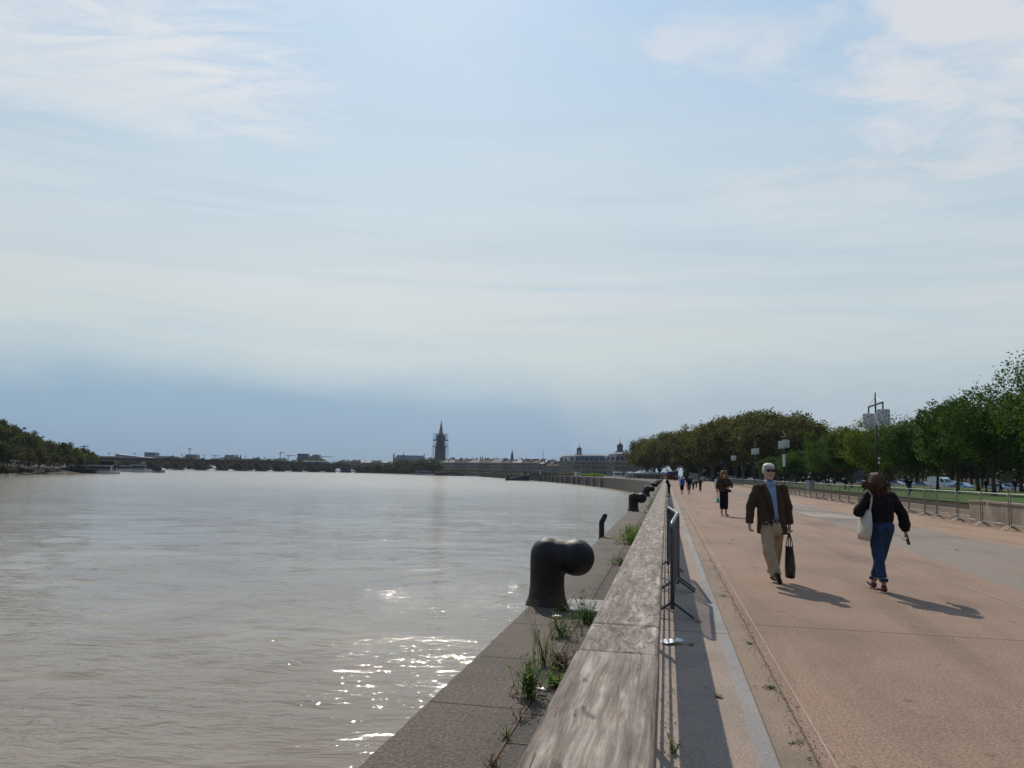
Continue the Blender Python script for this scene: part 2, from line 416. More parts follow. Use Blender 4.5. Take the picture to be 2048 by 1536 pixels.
zz=mth(nt,'ADD',mth(nt,'MAXIMUM',Z,0.0),.10)
px=mth(nt,'DIVIDE',X,zz); py=mth(nt,'DIVIDE',Y,zz)
pl=comb(px,py,0.0)
def mapn(vec,scale,rz=0,loc=(0,0,0)):
    k=nt.nodes.new('ShaderNodeMapping'); nt.links.new(vec,k.inputs[0]); k.inputs['Scale'].default_value=scale; k.inputs['Rotation'].default_value=(0,0,rz); k.inputs['Location'].default_value=loc; return k.outputs[0]
# gradient of thin high cloud, elevation wobbled by slow noise
az=mth(nt,'ARCTAN2',X,Y)
hv=comb(mth(nt,'MULTIPLY',az,1.0),0.0,mth(nt,'MULTIPLY',Z,3.2))
wob=noi(nt,mapn(hv,(1.3,1,1)),1.6,5,.6,.3)
Zw=mth(nt,'ADD',Z,mth(nt,'MULTIPLY',mth(nt,'SUBTRACT',wob,.5),.10))
grad=ramp(nt,Zw,[(0.0,(.175,.31,.475)),(.035,(.175,.32,.50)),(.075,(.215,.36,.52)),(.115,(.42,.53,.60)),(.15,(.575,.64,.64)),(.21,(.62,.67,.66)),(.28,(.58,.67,.705)),(.38,(.53,.665,.765)),(.50,(.455,.63,.82)),(.62,(.36,.57,.86)),(1.0,(.25,.42,.75))]).outputs[0]
# right side: the low blue band gives way to pale grey cloud
rightm=ramp(nt,mth(nt,'ADD',mth(nt,'ADD',az,mth(nt,'MULTIPLY',Z,1.6)),mth(nt,'MULTIPLY',mth(nt,'SUBTRACT',wob,.5),.5)),[(.13,(0,0,0)),(.34,(1,1,1))]).outputs[0]
lowm=ramp(nt,Z,[(.02,(1,1,1)),(.17,(0,0,0))]).outputs[0]
grad=mix(nt,mth(nt,'MULTIPLY',mth(nt,'MULTIPLY',rightm,lowm),.85),grad,(.50,.55,.57))
# pale noise streaks of thin high cloud above the low band
streak=noi(nt,mapn(pl,(.55,1.6,1),R(-24)),.75,10,.66,1.3)
cf=ramp(nt,streak,[(.46,(0,0,0)),(.72,(1,1,1))]).outputs[0]
hiz=ramp(nt,Z,[(.12,(0,0,0)),(.26,(1,1,1))]).outputs[0]
grad=mix(nt,mth(nt,'MULTIPLY',mth(nt,'MULTIPLY',cf,.7),hiz),grad,(.66,.72,.745))
# soft grey-blue undersides between them
stv=mapn(hv,(.9,1,5.0)); stv.node.inputs['Rotation'].default_value=(0,R(9),0)
st2=noi(nt,stv,1.5,7,.6,.7)
midz=mth(nt,'MULTIPLY',ramp(nt,Z,[(.11,(0,0,0)),(.16,(1,1,1))]).outputs[0],ramp(nt,Z,[(.30,(1,1,1)),(.48,(0,0,0))]).outputs[0])
grad=mix(nt,mth(nt,'MULTIPLY',mth(nt,'MULTIPLY',ramp(nt,st2,[(.46,(0,0,0)),(.66,(1,1,1))]).outputs[0],midz),.55),grad,(.43,.575,.67))
und=noi(nt,mapn(pl,(.5,1.3,1),R(-18),(3,7,0)),.55,6,.6,.6)
uf=ramp(nt,und,[(.45,(0,0,0)),(.75,(1,1,1))]).outputs[0]
grad=mix(nt,mth(nt,'MULTIPLY',mth(nt,'MULTIPLY',uf,.4),hiz),grad,(.40,.52,.63))
def blob(azc,elc,ra,re):
    a=mth(nt,'DIVIDE',mth(nt,'SUBTRACT',az,azc),ra); e=mth(nt,'DIVIDE',mth(nt,'SUBTRACT',Z,elc),re)
    d=mth(nt,'ADD',mth(nt,'MULTIPLY',a,a),mth(nt,'MULTIPLY',e,e)); return mth(nt,'SUBTRACT',1.0,d,True)
puffn=noi(nt,mapn(pl,(1,1.4,1),R(20)),4.2,10,.64,.5)
puffs=noi(nt,mapn(pl,(1,3.0,1),R(-35)),2.4,10,.68,1.6)
def addcloud(grad,mask,nz,lo,hi,colr,amt):
    lo-=.02; hi+=.06
    f=ramp(nt,mth(nt,'ADD',nz,mth(nt,'MULTIPLY',mth(nt,'SUBTRACT',mask,.5),.26)),[(lo,(0,0,0)),(hi,(1,1,1))]).outputs[0]
    return mix(nt,mth(nt,'MULTIPLY',mth(nt,'MULTIPLY',f,amt),mth(nt,'MULTIPLY',mask,1.6,True)),grad,colr)
grad=addcloud(grad,blob(.60,.47,.28,.17),puffn,.46,.60,(.74,.755,.78),.95)   # cumulus upper right
grad=addcloud(grad,blob(.33,.50,.22,.06),puffn,.50,.62,(.70,.735,.77),.65)
grad=addcloud(grad,blob(.42,.345,.28,.05),puffn,.53,.64,(.71,.72,.73),.5)
grad=addcloud(grad,blob(-.56,.46,.36,.12),puffs,.42,.60,(.72,.76,.79),.95)    # cirrus upper left
grad=addcloud(grad,blob(-.48,.405,.30,.04),puffs,.42,.58,(.68,.73,.76),.6)
#grad=addcloud(grad,blob(.12,.10,.34,.035),noi(nt,mapn(hv,(4,1,1.6)),3,7,.6,.4),.53,.66,(.58,.61,.61),.45) # ragged low bank
sc10=nt.nodes.new('ShaderNodeVectorMath'); sc10.operation='SCALE'; nt.links.new(grad,sc10.inputs[0]); sc10.inputs[3].default_value=10.0
fin=mix(nt,.88,sky.outputs[0],sc10.outputs[0])
bk=ramp(nt,mth(nt,'ADD',mth(nt,'MULTIPLY',Y,.5),.5),[(.15,(.42,.46,.52)),(.62,(1,1,1))]).outputs[0]
fin=mix(nt,1,fin,bk,'MULTIPLY')
nt.links.new(fin,bg.inputs['Color'])
# ---------------------------------------------------------------- setting
def sheetQ(name,strips,mats,joints=(),kind='structure',tseg=None):
    """strips: (s0,s1,t0,t1,z,mi) rectangles in quay coordinates"""
    mb=MB()
    for s0,s1,t0,t1,z,mi in strips:
        mb.mi=mi; mb.add([(s0,t0,z),(s1,t0,z),(s1,t1,z),(s0,t1,z)],[(0,1,2,3)])
    o=mb.build(name,mats); o.rotation_euler=(0,0,QROT); o['kind']=kind; return o
edge=[Q(-1.63,-30),Q(-1.63,60),Q(-1.63,150)]+[Vector(p) for p in [(35.5,205,0),(39.5,283,0),(35,380,0),(19.5,503,0),(-6,650,0),(-40,815,0),(-80,905,0),(-135,945,0),(-188,972,0)]]
def smooth_path(pts,n=4):
    out=[]
    for i in range(len(pts)-1):
        p0=pts[max(i-1,0)];p1=pts[i];p2=pts[i+1];p3=pts[min(i+2,len(pts)-1)]
        for k in range(n):
            t=k/n; out.append(.5*((2*p1)+(-p0+p2)*t+(2*p0-5*p1+4*p2-p3)*t*t+(-p0+3*p1-3*p2+p3)*t**3))
    out.append(pts[-1]); return out
edge_s=[edge[0],edge[1]]+smooth_path(edge[2:],4)
# water
def graded(a,b,lo,g0,rate):
    out=[a]; s=1 if b>a else -1
    while (out[-1]-b)*s<0: out.append(out[-1]+s*max(lo,rate*abs(out[-1]-g0)))
    return out
xs=np.array(list(reversed(graded(2.0,-2000,.12,-14.0,.02)))+graded(2.3,900,.3,2.0,.12)[0:])
ys=np.array(list(reversed(graded(2.0,-300,.4,2.0,.15)))+graded(2.12,1500,.11,0.0,.0095))
GX,GY=np.meshgrid(xs,ys); dxg=np.gradient(xs)[None,:]+0*GX; dyg=np.gradient(ys)[:,None]+0*GX
rgw=np.random.default_rng(9); Zw_=np.zeros_like(GX)
def patch(seed,L):
    r_=np.random.default_rng(seed); f=np.zeros_like(GX)
    for k in range(14):
        lam=L*r_.uniform(.5,1.8); th=r_.uniform(0,2*PI); f+=np.sin((GX*math.cos(th)+GY*math.sin(th)*1.5)*2*PI/lam+r_.uniform(0,7)+1.2*np.sin(GX*.05+GY*.08+k))
    return f/math.sqrt(7)
pa=np.clip(.75+.45*patch(3,26),.45,1.25); pb=np.clip(.7+.55*patch(4,15),.35,1.3)
wx=1.1*patch(11,22); wy=.8*patch(12,17)
for k in range(90):
    lam=.42*(14**(k/89.)); th=R(96)+rgw.normal(0,.55); q=2*PI/lam
    at=np.exp(-((dxg*abs(math.cos(th))+dyg*abs(math.sin(th)))*2.6/lam)**2)
    amp=.030/q*(1.0 if lam<.9 else (.9/lam)**1.1)
    Zw_+=amp*at*(pb if lam<1.3 else pa)*np.sin(q*((GX+wx)*math.cos(th)+(GY+wy)*math.sin(th))+rgw.uniform(0,7))
ny,nx=GX.shape
me=bpy.data.meshes.new('river_water'); me.vertices.add(nx*ny)
me.vertices.foreach_set('co',np.stack([GX,GY,Zw_+WZ],2).reshape(-1).astype('f4'))
I=(np.arange(ny-1)[:,None]*nx+np.arange(nx-1)[None,:]).reshape(-1); quad=np.stack([I,I+1,I+nx+1,I+nx],1).astype('i4')
me.loops.add(quad.size); me.loops.foreach_set('vertex_index',quad.reshape(-1)); me.polygons.add(len(quad)); me.polygons.foreach_set('loop_start',np.arange(0,quad.size,4,dtype='i4'))
try: me.polygons.foreach_set('loop_total',np.full(len(quad),4,dtype='i4'))
except Exception: pass
me.polygons.foreach_set('use_smooth',np.ones(len(quad),dtype=bool)); me.update(calc_edges=True); me.materials.append(M['water'])
wo=link('river_water',me); wo['kind']='structure'
# ground sheets
def inset(pts,d):
    out=[]
    for i,p in enumerate(pts):
        a=pts[max(i-1,0)];b=pts[min(i+1,len(pts)-1)]; t=(b-a).normalized(); n=Vector((t.y,-t.x,0)); out.append(p+n*d)
    return out
ein=inset(edge_s,.6)
bm=bmesh.new()
vs=[bm.verts.new((p.x,p.y,-.03)) for p in ein]+[bm.verts.new(p) for p in [(-188,1200,-.03),(2060,1200,-.03),(2060,-400,-.03),(30,-400,-.03)]]
f=bm.faces.new(vs); bmesh.ops.triangulate(bm,faces=[f]); bmesh.ops.recalc_face_normals(bm,faces=bm.faces)
me=bpy.data.meshes.new('town_ground'); bm.to_mesh(me); bm.free()
go=link('town_ground',me,M['ground']); go['kind']='structure'
mb=MB(); mb.add([(-2060,1190,-.2),(2060,1190,-.2),(2060,1800,-.2),(-2060,1800,-.2)],[(0,1,2,3)]); mb.build('far_ground',M['ground'])['kind']='structure'
# quay wall: solid strip along the edge
ein2=inset(edge_s,.9); mb=MB(); n=len(edge_s)
vs=[];fs=[]
for a,b in zip(edge_s,ein2): vs+=[(a.x,a.y,-6),(a.x,a.y,-.012),(b.x,b.y,-.012),(b.x,b.y,-6)]
for i in range(n-1):
    for k in range(4): k2=(k+1)%4; fs.append((i*4+k,(i+1)*4+k,(i+1)*4+k2,i*4+k2))
fs+= [(0,1,2,3),((n-1)*4+3,(n-1)*4+2,(n-1)*4+1,(n-1)*4)]
mb.add(vs,fs)
qroot=empty('quay_wall',(0,0,0),0,'long dark stone quay wall rising from the river, curving left in the distance','quay wall')
mb.build('wall',M['quaywall'],qroot)
# concrete fender piles on the far curved stretch
path=edge_s
def along(u):
    # point on the curved edge seen at pixel column u
    best=None
    for i in range(3,len(path)-1):
        a,b=path[i],path[i+1]
        ua=1024+FPX*(a.x/a.y); ub=1024+FPX*(b.x/b.y)
        if (ua-u)*(ub-u)<=0: k=(u-ua)/(ub-ua+1e-9); return a+(b-a)*k,(b-a).normalized()
    return None
pm=MB().box((0,-.35,-2.6),(1.5,.9,5.2)); pile_me=pm.mesh('pile',M['stripe'])
rc=MB().box((0,-.04,-2.9),(2.6,.16,4.4)); rec_me=rc.mesh('shade_plate',M['black'])  # flat black plate on the wall face, paints the shade of a recess
for u in (1094,1101.5,1108.5,1117,1126.5,1136,1150,1160,1176.5,1191,1206.5):
    r=along(u)
    if r:
        p,t=r; o=link('fender_pile',pile_me,None,qroot,(p.x,p.y,-.02)); o.rotation_euler=(0,0,math.atan2(t.y,t.x)+PI)
        if u>1120:
            o=link('recess_shade_plate',rec_me,None,qroot,(p.x+t.x*-2.4,p.y+t.y*-2.4,-.3)); o.rotation_euler=(0,0,math.atan2(t.y,t.x)+PI)
# platform of the quay between water and railing
strips=[(-1.60,-.94,-6,150,0,0)]
t=-6.0;k=0
erg=random.Random(12); te=-6.0
while te<150:
    st_=erg.uniform(.05,.25) if te<25 else 1.0; strips.append((-1.60-.03*erg.uniform(.25,1.0),-1.60,te,te+st_,0,0)); te+=st_
while t<150:
    strips.append((-1.63,-.94,t,t+.012,.003,1)); t+=[1.38,1.52,1.30,1.46][k%4]; k+=1
strips.append((-.95,-.935,-6,150,.0035,1))
sheetQ('quay_coping',strips,[M['granite'],M['joint']])
strips=[(-.935,-.18,-6,150,-.004,0)]
t=-6.0;k=0
while t<150:
    strips.append((-.935,-.18,t,t+.014,.0,1)); t+=[.55,.62,.50,.58][k%4]; k+=1
sheetQ('quay_setts',strips,[M['sett'],M['joint']])
# pale slab inset around each bollard
BT=[9.52,34.6,58.2,82,106,130,148]
mb=MB()
for t in BT: mb.box((-.72,t+.05,-.012),(1.0,.86,.034))
o=mb.build('bollard_slab',M['concrete']); o.rotation_euler=(0,0,QROT); o['kind']='structure'
# promenade
js=[]
pm_strips=[(-.18,.51,-6,230,0,0),(.51,.62,-6,24.6,.0,1),(.51,.62,24.6,27.2,0,0),(.51,.62,27.2,230,0,1),(.62,.84,-6,230,0,2),(.84,4.95,-6,230,0,3)]
for t in (-1.9,3.2,8.35,13.5,18.6,23.7,28.8,34,39,44,49,54,60,66,72,80,88,96): pm_strips.append((-.18,.62,t,t+.012,.003,4)); pm_strips.append((.84,4.95,t+.6,t+.611,.003,4))
pm_strips.append((.835,.85,-6,230,.0035,4)); pm_strips.append((.62,.628,-6,230,.0035,4))
pm_strips.append((.925,.938,-6,110,.004,5)); pm_strips.append((4.50,4.525,-6,110,.004,5))
sheetQ('promenade_pavement',pm_strips,[M['rose'],M['stripe'],M['sand'],M['pink'],M['joint'],M['line']])
mb=MB()
L=[(4.95,-6),(5.0,10),(5.6,22),(6.2,40),(6.6,80),(6.6,230)]
Rr=[(9.2,-6),(8.9,15),(8.5,26),(8.2,60),(8.2,80),(8.2,230)]
def ribbon(mb,A,B,z,mi):
    mb.mi=mi; n=len(A); mb.add([(x,y,z) for x,y in A]+[(x,y,z) for x,y in B],[(i,i+n,i+1+n,i+1) for i in range(n-1)])
ribbon(mb,[(4.95,y) for x,y in L],L,0,0); ribbon(mb,L,Rr,0,1); ribbon(mb,Rr,[(12.4,y) for x,y in Rr],0,2)
mb.mi=3; mb.add([(6.05,35.0,.004),(8.45,33.2,.004),(8.4,37.6,.004),(6.15,39.5,.004)],[(0,1,2,3)])
mb.mi=3; mb.add([(6.3,48,.004),(8.3,46,.004),(8.3,60,.004),(6.4,62,.004)],[(0,1,2,3)])
o=mb.build('cycle_lane',[M['pink'],M['lane'],M['pink2'],M['lane2']]); o.rotation_euler=(0,0,QROT); o['kind']='structure'
# lawn
def lawn_z(s): return .72-.30*min(1,max(0,(s-12.6)/5))-.12*min(1,max(0,(s-18)/25))
mb=MB(); S=[12.55,14,16,18,22,30,42,56]; T=[-5,20,36,60,100,140,180,215]
vs=[(s,t,lawn_z(s)) for t in T for s in S]; m_=len(S)
mb.add(vs,[(j*m_+i,j*m_+i+1,(j+1)*m_+i+1,(j+1)*m_+i) for j in range(len(T)-1) for i in range(m_-1)])
o=mb.build('lawn',M['grass'],smooth=True); o.rotation_euler=(0,0,QROT); o['kind']='structure'
mb=MB(); mb.add([(56.3,-5,0.0),(80,-5,0.0),(80,330,0.0),(56.3,330,0.0)],[(0,1,2,3)])
o=mb.build('street_road',simple('asphalt',(.10,.10,.10),.9,0,.2,.4)); o.rotation_euler=(0,0,QROT); o['kind']='structure'
# low stone steps and block wall at the lawn edge
WT=34.2
mb=MB()
for i,(s0,z) in enumerate(((11.95,.22),(12.35,.44),(12.75,.66))): mb.box(((s0+13.2)/2,(WT+190)/2,z/2-.02),(13.2-s0,190-WT,z+.04))
o=mb.build('lawn_steps',M['steps']); o.rotation_euler=(0,0,QROT); tag(o,'three long low stone steps climbing from the promenade to the lawn','steps')
wr=empty('block_wall',Q(12.2,WT-10),QROT,'weathered concrete retaining wall behind the nearest crowd barriers','wall')
MB().box((0,-15,.40),(.5,50,.86)).build('wall',M['cwall'],wr,bevel=.02)
MB().box((-.01,9.2,.855),(.56,1.6,.07)).build('coping_stone',M['steps'],wr)
MB().box((-.01,-16.3,.855),(.56,49,.06)).build('coping_stone',M['steps'],wr)
# ---------------------------------------------------------------- railing with wooden handrail
rr=empty('quay_railing',Q(-.15,0),QROT,'long waist-high quay railing with a wide weathered wooden handrail','railing')
joints=[-1.0,2.47,2.93,5.0,10.1,15.2,20.3,25.4,30.5,35.6,40.7,45.8,50.9,61,71,81,91,101,111,121,131,141,150]
for i in range(len(joints)-1):
    a,b=joints[i],joints[i+1]; g=.004 if i not in(0,) else .010
    wd=.256 if i==0 else .25; zt=1.055 if i==0 else 1.05
    mb=MB().box((0,0,0),(wd,b-a-2*g,.085))
    o=mb.build('handrail_plank',M['wood_long'] if i in(0,) else M['wood_wavy'],rr,loc=(0,(a+b)/2,zt-.0425),bevel=.012)
    if b-a>20: pass
for t in joints[:1]+[2.9,5.0,7.6,10.1,12.7,15.2,17.8,20.3]+joints[7:]:
    mb=MB().box((0,0,.48),(.05,.018,.96)).box((0,0,.955),(.2,.05,.014)).box((0,0,.008),(.12,.12,.016))
    mb.build('post',M['darkmetal'],rr,loc=(0,t,0))
for z in (.18,.33,.48,.63,.78):
    MB().cyl((0,-1,z),(0,150,z),.011,n=6).build('rail',M['darkmetal'],rr)
# ---------------------------------------------------------------- bollards
def make_bollard():
    mb=MB(); mb.cap((0,0,.10),.212,(0,0,.585),.215,20); mb.cap((0,0,.575),.205,(.355,0,.575),.20,20)
    mb.ball((.355,0,.57),.226,1.0,1.03,1,20)
    mb.rings([(0,0,-.02,.27,.27),(0,0,.03,.25,.25),(0,0,.08,.23,.23),(0,0,.14,.222,.222),(0,0,.25,.208,.208)],20)
    o=remesh(mb,.018,'mooring_bollard',M['bollard'],None,5); return o
bl=["large black cast iron mooring bollard nearest the camera, weeds at its foot","second mooring bollard along the quay edge, before the small ladder post","third mooring bollard along the quay, beside the second ladder post",
"fourth mooring bollard along the quay, overlapping the fifth","fifth mooring bollard along the quay edge, small in the distance","sixth mooring bollard along the quay, far away","seventh and farthest mooring bollard on the straight quay"]
b0=make_bollard()
for i,t in enumerate(BT):
    o=b0 if i==0 else b0.copy()
    if i: col.objects.link(o)
    o.location=Q(-1.44,t,.005); o.rotation_euler=(0,0,QROT+R(2)); tag(o,bl[i],'bollard','mooring bollards along the quay edge')
# ladder hand posts
def ladder_post(t,lab,sc_=1,s=-1.60):
    r=empty('ladder_post',Q(s,t),QROT,lab,'ladder post','ladder posts at the quay edge')
    prof=[(0,-.5),(.16,-.5),(.16,.42),(.26,.64),(.22,.72),(.14,.72),(0,.46)]
    mb=MB().prismY([((x-.05)*sc_,z*sc_) for x,z in prof],-.05,.05)
    mb.build('post',M['black'],r,bevel=.015)
    MB().cyl((.12*sc_,-.065,.6*sc_),(.12*sc_,.065,.6*sc_),.03).build('bolt',M['darkmetal'],r)
ladder_post(20.0,'black bent ladder post at the quay edge behind the nearest bollard',.82,-1.66)
ladder_post(55.5,'small black ladder post leaning beside the third bollard',1.0)
ladder_post(120,'tiny black ladder post on the far quay edge',1.0)
# ---------------------------------------------------------------- crowd barriers
def barrier_meshes(Lb=2.2,hb=1.1,mf=None,w=.019):
    fr=MB(); h=Lb/2-.05; r=.1; pts=[(-h,0,.12),(-h,0,hb-r)]
    for k in range(1,6): a=PI-k*PI/12; 
    pts=[(-h,0,.10)]+[(-h+r-r*math.cos(a),0,hb-r+r*math.sin(a)) for a in [0,.4,.8,1.2,PI/2]]+[(h-r+r*math.cos(a),0,hb-r+r*math.sin(a)) for a in [PI/2,1.2,.8,.4,0]]+[(h,0,.10)]
    fr.path(pts,w,8); fr.cyl((-h,0,.2),(h,0,.2),.015,n=8)
    bars=MB(); n=int(Lb/.115)
    for i in range(1,n): x=-h+2*h*i/n; bars.cyl((x,0,.2),(x,0,hb-.01),.0045 if w<.02 else .011,n=4,caps=False)
    ft=MB(); ft.bar((0,-.01,.17),(0,-.24,.012),.045,.028); ft.bar((0,.01,.17),(0,.24,.012),.045,.028)
    hk=MB().path([(0,0,0),(.05,0,.01),(.05,0,.05)],.008,5).cyl((0,0,-.03),(0,0,.03),.024)
    mf=mf or M['galv_l']
    return fr.mesh('frame',mf,True),bars.mesh('infill_bars',M['galv']),ft.mesh('foot',mf),hk.mesh('hook',M['galv'])
bmL=barrier_meshes(2.2,1.06,M['galv_backlit'],.024); bmR=barrier_meshes(2.45,1.22)
def barrier(loc,rz,lab,grp,ms,Lb,lean=0):
    r=empty('crowd_barrier',loc,rz,lab,'barrier',grp); r.rotation_euler=(lean,0,rz)
    link('frame',ms[0],None,r); link('infill_bars',ms[1],None,r)
    h=Lb/2-.05
    for sx in(-1,1): link('foot',ms[2],None,r,(sx*(h-.03),0,0))
    for z in(.45,.85): link('hook',ms[3],None,r,(h+.01,0,z))
    return r
def barrier_between(a,b,lab,grp,ms,Lb):
    d=b-a; return barrier((a+b)/2,math.atan2(d.y,d.x),lab,grp,ms,Lb)
barrier_between(Q(.06,9.0),Q(.145,11.2),'grey crowd barrier standing against the wooden railing, nearest the camera','barriers by the wooden railing',bmL,2.2)
barrier_between(Q(.16,11.25),Q(.02,13.45),'grey crowd barrier hooked behind the nearest one beside the wooden railing','barriers by the wooden railing',bmL,2.2)
rl=['steel crowd barrier at the right edge, before the block wall','steel crowd barrier second from the right edge, before the block wall','steel crowd barrier third from the right edge, at the end of the block wall','steel crowd barrier fourth from the right edge, in front of the steps','steel crowd barrier fifth from the right edge, in front of the steps','steel crowd barrier beside the woman in jeans, sixth from the right edge']
t=26.4
for i in range(66):
    s=11.25+.35*math.sin(i*.21+.4)*(1 if i>4 else .3)+min(1.0,i*.03); tb=t+2.5
    s2=11.25+.35*math.sin((i+1)*.21+.4)*(1 if i>3 else .3)+min(1.0,(i+1)*.03)
    lab=rl[i] if i<len(rl) else 'steel crowd barrier in the long row along the lawn steps'
    o=barrier_between(Q(s,t),Q(s2,tb),lab,'crowd barriers along the lawn',bmR,2.45); t=tb+.02
# ---------------------------------------------------------------- weeds and litter
def weed(loc,h,n,spread,mat,lab,leafy=1.0,seed=0,upright=.3,leaf=.022):
    h*=.82; leaf*=.85; n=int(n*1.25)
    rg=random.Random(seed); st=MB(); lf=MB()
    for i in range(n):
        a=rg.uniform(0,2*PI); r0=abs(rg.gauss(0,spread*.5)); b=Vector((r0*math.cos(a),r0*math.sin(a),0)); hh=h*rg.uniform(.45,1.05)
        d=Vector((rg.gauss(0,upright),rg.gauss(0,upright),1)).normalized(); pts=[b]; k=6
        for j in range(1,k+1):
            d=(d+Vector((rg.gauss(0,.12),rg.gauss(0,.12),-.02*j*upright))).normalized(); pts.append(pts[-1]+d*hh/k)
        st.path(pts,[.0035*(1-.12*j) for j in range(k+1)],4,False)
        for j in range(int(hh/.016*leafy)):
            q=rg.uniform(.08,1)*k; i0=min(int(q),k-1); p=pts[i0].lerp(pts[i0+1],q-i0)
            aa=rg.uniform(0,2*PI); L=leaf*rg.uniform(.7,1.8); up=rg.uniform(-.1,.8)
            dd=Vector((math.cos(aa),math.sin(aa),up)).normalized(); sdv=dd.cross(Vector((0,0,1))).normalized()*L*.16
            lf.add([p,p+dd*L*.5+sdv,p+dd*L,p+dd*L*.5-sdv],[(0,1,2,3)])
    r=empty('weed_plant',loc,rg.uniform(0,6),lab,'weed','weeds growing in the quay joints')
    st.build('stem',mat,r); lf.build('leaves',mat,r); return r
W_,WD=M['weed'],M['weed_dry']
weed(Q(-.97,5.62),.36,30,.12,W_,'upright green weed clump nearest the camera beside the handrail',1.5,1,.16,.034)
weed(Q(-.80,5.95),.17,22,.14,W_,'low green weed just behind the nearest upright clump',2.0,2,.6,.036)
weed(Q(-1.0,6.55),.5,16,.13,W_,'tall thin seeding weed between the kerb stones',1.2,3,.14,.022)
weed(Q(-.86,6.5),.28,34,.17,WD,'dry brown weed tangled in the middle of the clumps',1.0,4,.5,.03)
weed(Q(-.66,6.9),.2,30,.16,W_,'bushy green weed touching the handrail side',1.8,5,.6,.034)
weed(Q(-1.02,7.7),.34,30,.17,W_,'feathery yellow green weed in front of the bollard foot',1.6,6,.32,.026)
weed(Q(-.86,8.5),.32,34,.16,W_,'feathery weed right of the red wrapper',1.4,7,.35,.026)
weed(Q(-.62,7.9),.13,22,.16,W_,'low spreading weed on the setts behind the joint',1.8,8,.8,.03)
weed(Q(-1.18,9.12),.3,26,.24,WD,'dark dry twiggy weed at the foot of the nearest bollard',.7,9,.6,.02)
weed(Q(-1.5,8.9),.28,6,.1,WD,'single dark seed stalks left of the bollard foot',1,10,.15,.02)
weed(Q(-1.02,9.35),.34,3,.04,W_,'lone tall weed stem beside the pale slab',1,11,.12,.05)
weed(Q(-.80,14.0),.3,22,.24,W_,'sparse green weed halfway between the two clumps',1.2,12,.6,.04)
for i,(s,t,n) in enumerate(((-.86,18.3,40),(-.72,19.4,60),(-.95,20.4,40),(-.66,21.3,40))):
    weed(Q(s,t),.42,n,.34,W_,['dense green weed bush, left part of the large clump','dense green weed bush, centre of the large clump','dense green weed bush, rear of the large clump by the quay edge','dense green weed bush leaning on the railing at the large clump'][i],1.3,13+i,.4,.05)
for i,(s,t,n) in enumerate(((-.45,33,26),(-.5,36,30),(-.42,39,30),(-.5,43,34),(-.45,48,40),(-.5,54,40),(-.45,61,40),(-.45,70,44),(-.45,80,44),(-.45,92,44))):
    weed(Q(s,t),.45,n,.55,W_,'green weeds in the strip along the distant railing foot',.8,23+i,.5,.09)
for i,(s,t) in enumerate(((-.93,4.3),(-.95,4.75),(-.93,5.1),(.06,4.2),(.03,3.8),(.05,4.75))):
    weed(Q(s,t),.10 if i<3 else .13,5,.03,W_ if i%2 else WD,['small weed sprig in the nearest kerb joint','second small sprig in the kerb joint, behind the nearest','third small sprig in the kerb joint, below the upright clump','small leafy weed against the railing foot at the bottom edge','leafy weed at the very bottom under the handrail','small weed under the handrail, by the light stripes'][i],1.6,50+i,.5,.028)
for i,(s,t,n) in enumerate(((.78,6.35,26),(.78,7.95,16),(.74,10.9,14),(.76,5.1,8))):
    weed(Q(s,t),.035,n,.06,W_,['round moss tuft on the sandstone strip, nearest the camera','smaller moss tuft farther along the sandstone strip','thin moss tuft far along the sandstone strip','sparse moss sprig near the bottom of the sandstone strip'][i],1.4,60+i,1.0,.02)
# litter
def paper(loc,rz):
    r=empty('paper_litter',loc,rz,'crumpled white paper with dark print lying by the railing foot','litter')
    mb=MB(); N=6; vs=[]
    for j in range(N):
        for i in range(N): 
            x=(i/(N-1)-.5)*.20;y=(j/(N-1)-.5)*.13; vs.append((x,y,.012+.03*abs(noise.noise(Vector((x*14,y*14,3))))+.02*(i/(N-1))))
    mb.add(vs,[(j*N+i,j*N+i+1,(j+1)*N+i+1,(j+1)*N+i) for j in range(N-1) for i in range(N-1)])
    o=mb.build('sheet',M['white'],r); so_=o.modifiers.new('s','SOLIDIFY'); so_.thickness=.002
    MB().box((.01,-.005,.047),(.055,.02,.003)).box((.0,.02,.045),(.04,.007,.003)).build('print',M['black'],r)
paper(Q(.05,7.72,0.003),R(20))
def wrapper(loc,lab,c,s=1,seed=1):
    mb=MB(); rg=random.Random(seed)
    for k in range(5):
        a=rg.uniform(0,6); mb.ball((rg.uniform(-.03,.03)*s,rg.uniform(-.03,.03)*s,.02*s),.03*s,1.4,.8,.6,8)
    o=remesh(mb,.006,'wrapper_litter',c,None,1); add_noise(o.data,.008,40,seed); o.location=loc; tag(o,lab,'litter')
def mat_wrap():
    m,nt,bs=newmat('red white wrapper'); v=coords(nt,'Object'); f=noi(nt,v,22,2)
    nt.links.new(ramp(nt,f,[(.48,(.75,.72,.66)),(.52,(.6,.08,.05))],'CONSTANT').outputs[0],bs.inputs['Base Color']); return m
wrapper(Q(-1.2,8.62,.0),'crumpled red and white wrapper beside the bollard weeds',mat_wrap(),1.1,3)
wrapper(Q(-.90,5.72,.02),'small crumpled pale wrapper inside the nearest weed clump',M['white'],.6,5)
def leaf_lit(loc,rz,i):
    mb=MB().add([(-.05,0,.004),(-.01,.03,.015),(.05,0,.006),(-.01,-.03,.012)],[(0,1,2,3)])
    o=mb.build('dry_leaf',M['weed_dry']); s_=o.modifiers.new('s','SOLIDIFY'); s_.thickness=.002; o.location=loc; o.rotation_euler=(0,0,rz)
    tag(o,'small dry leaf lying on the promenade concrete','leaf','dry leaves scattered on the promenade')
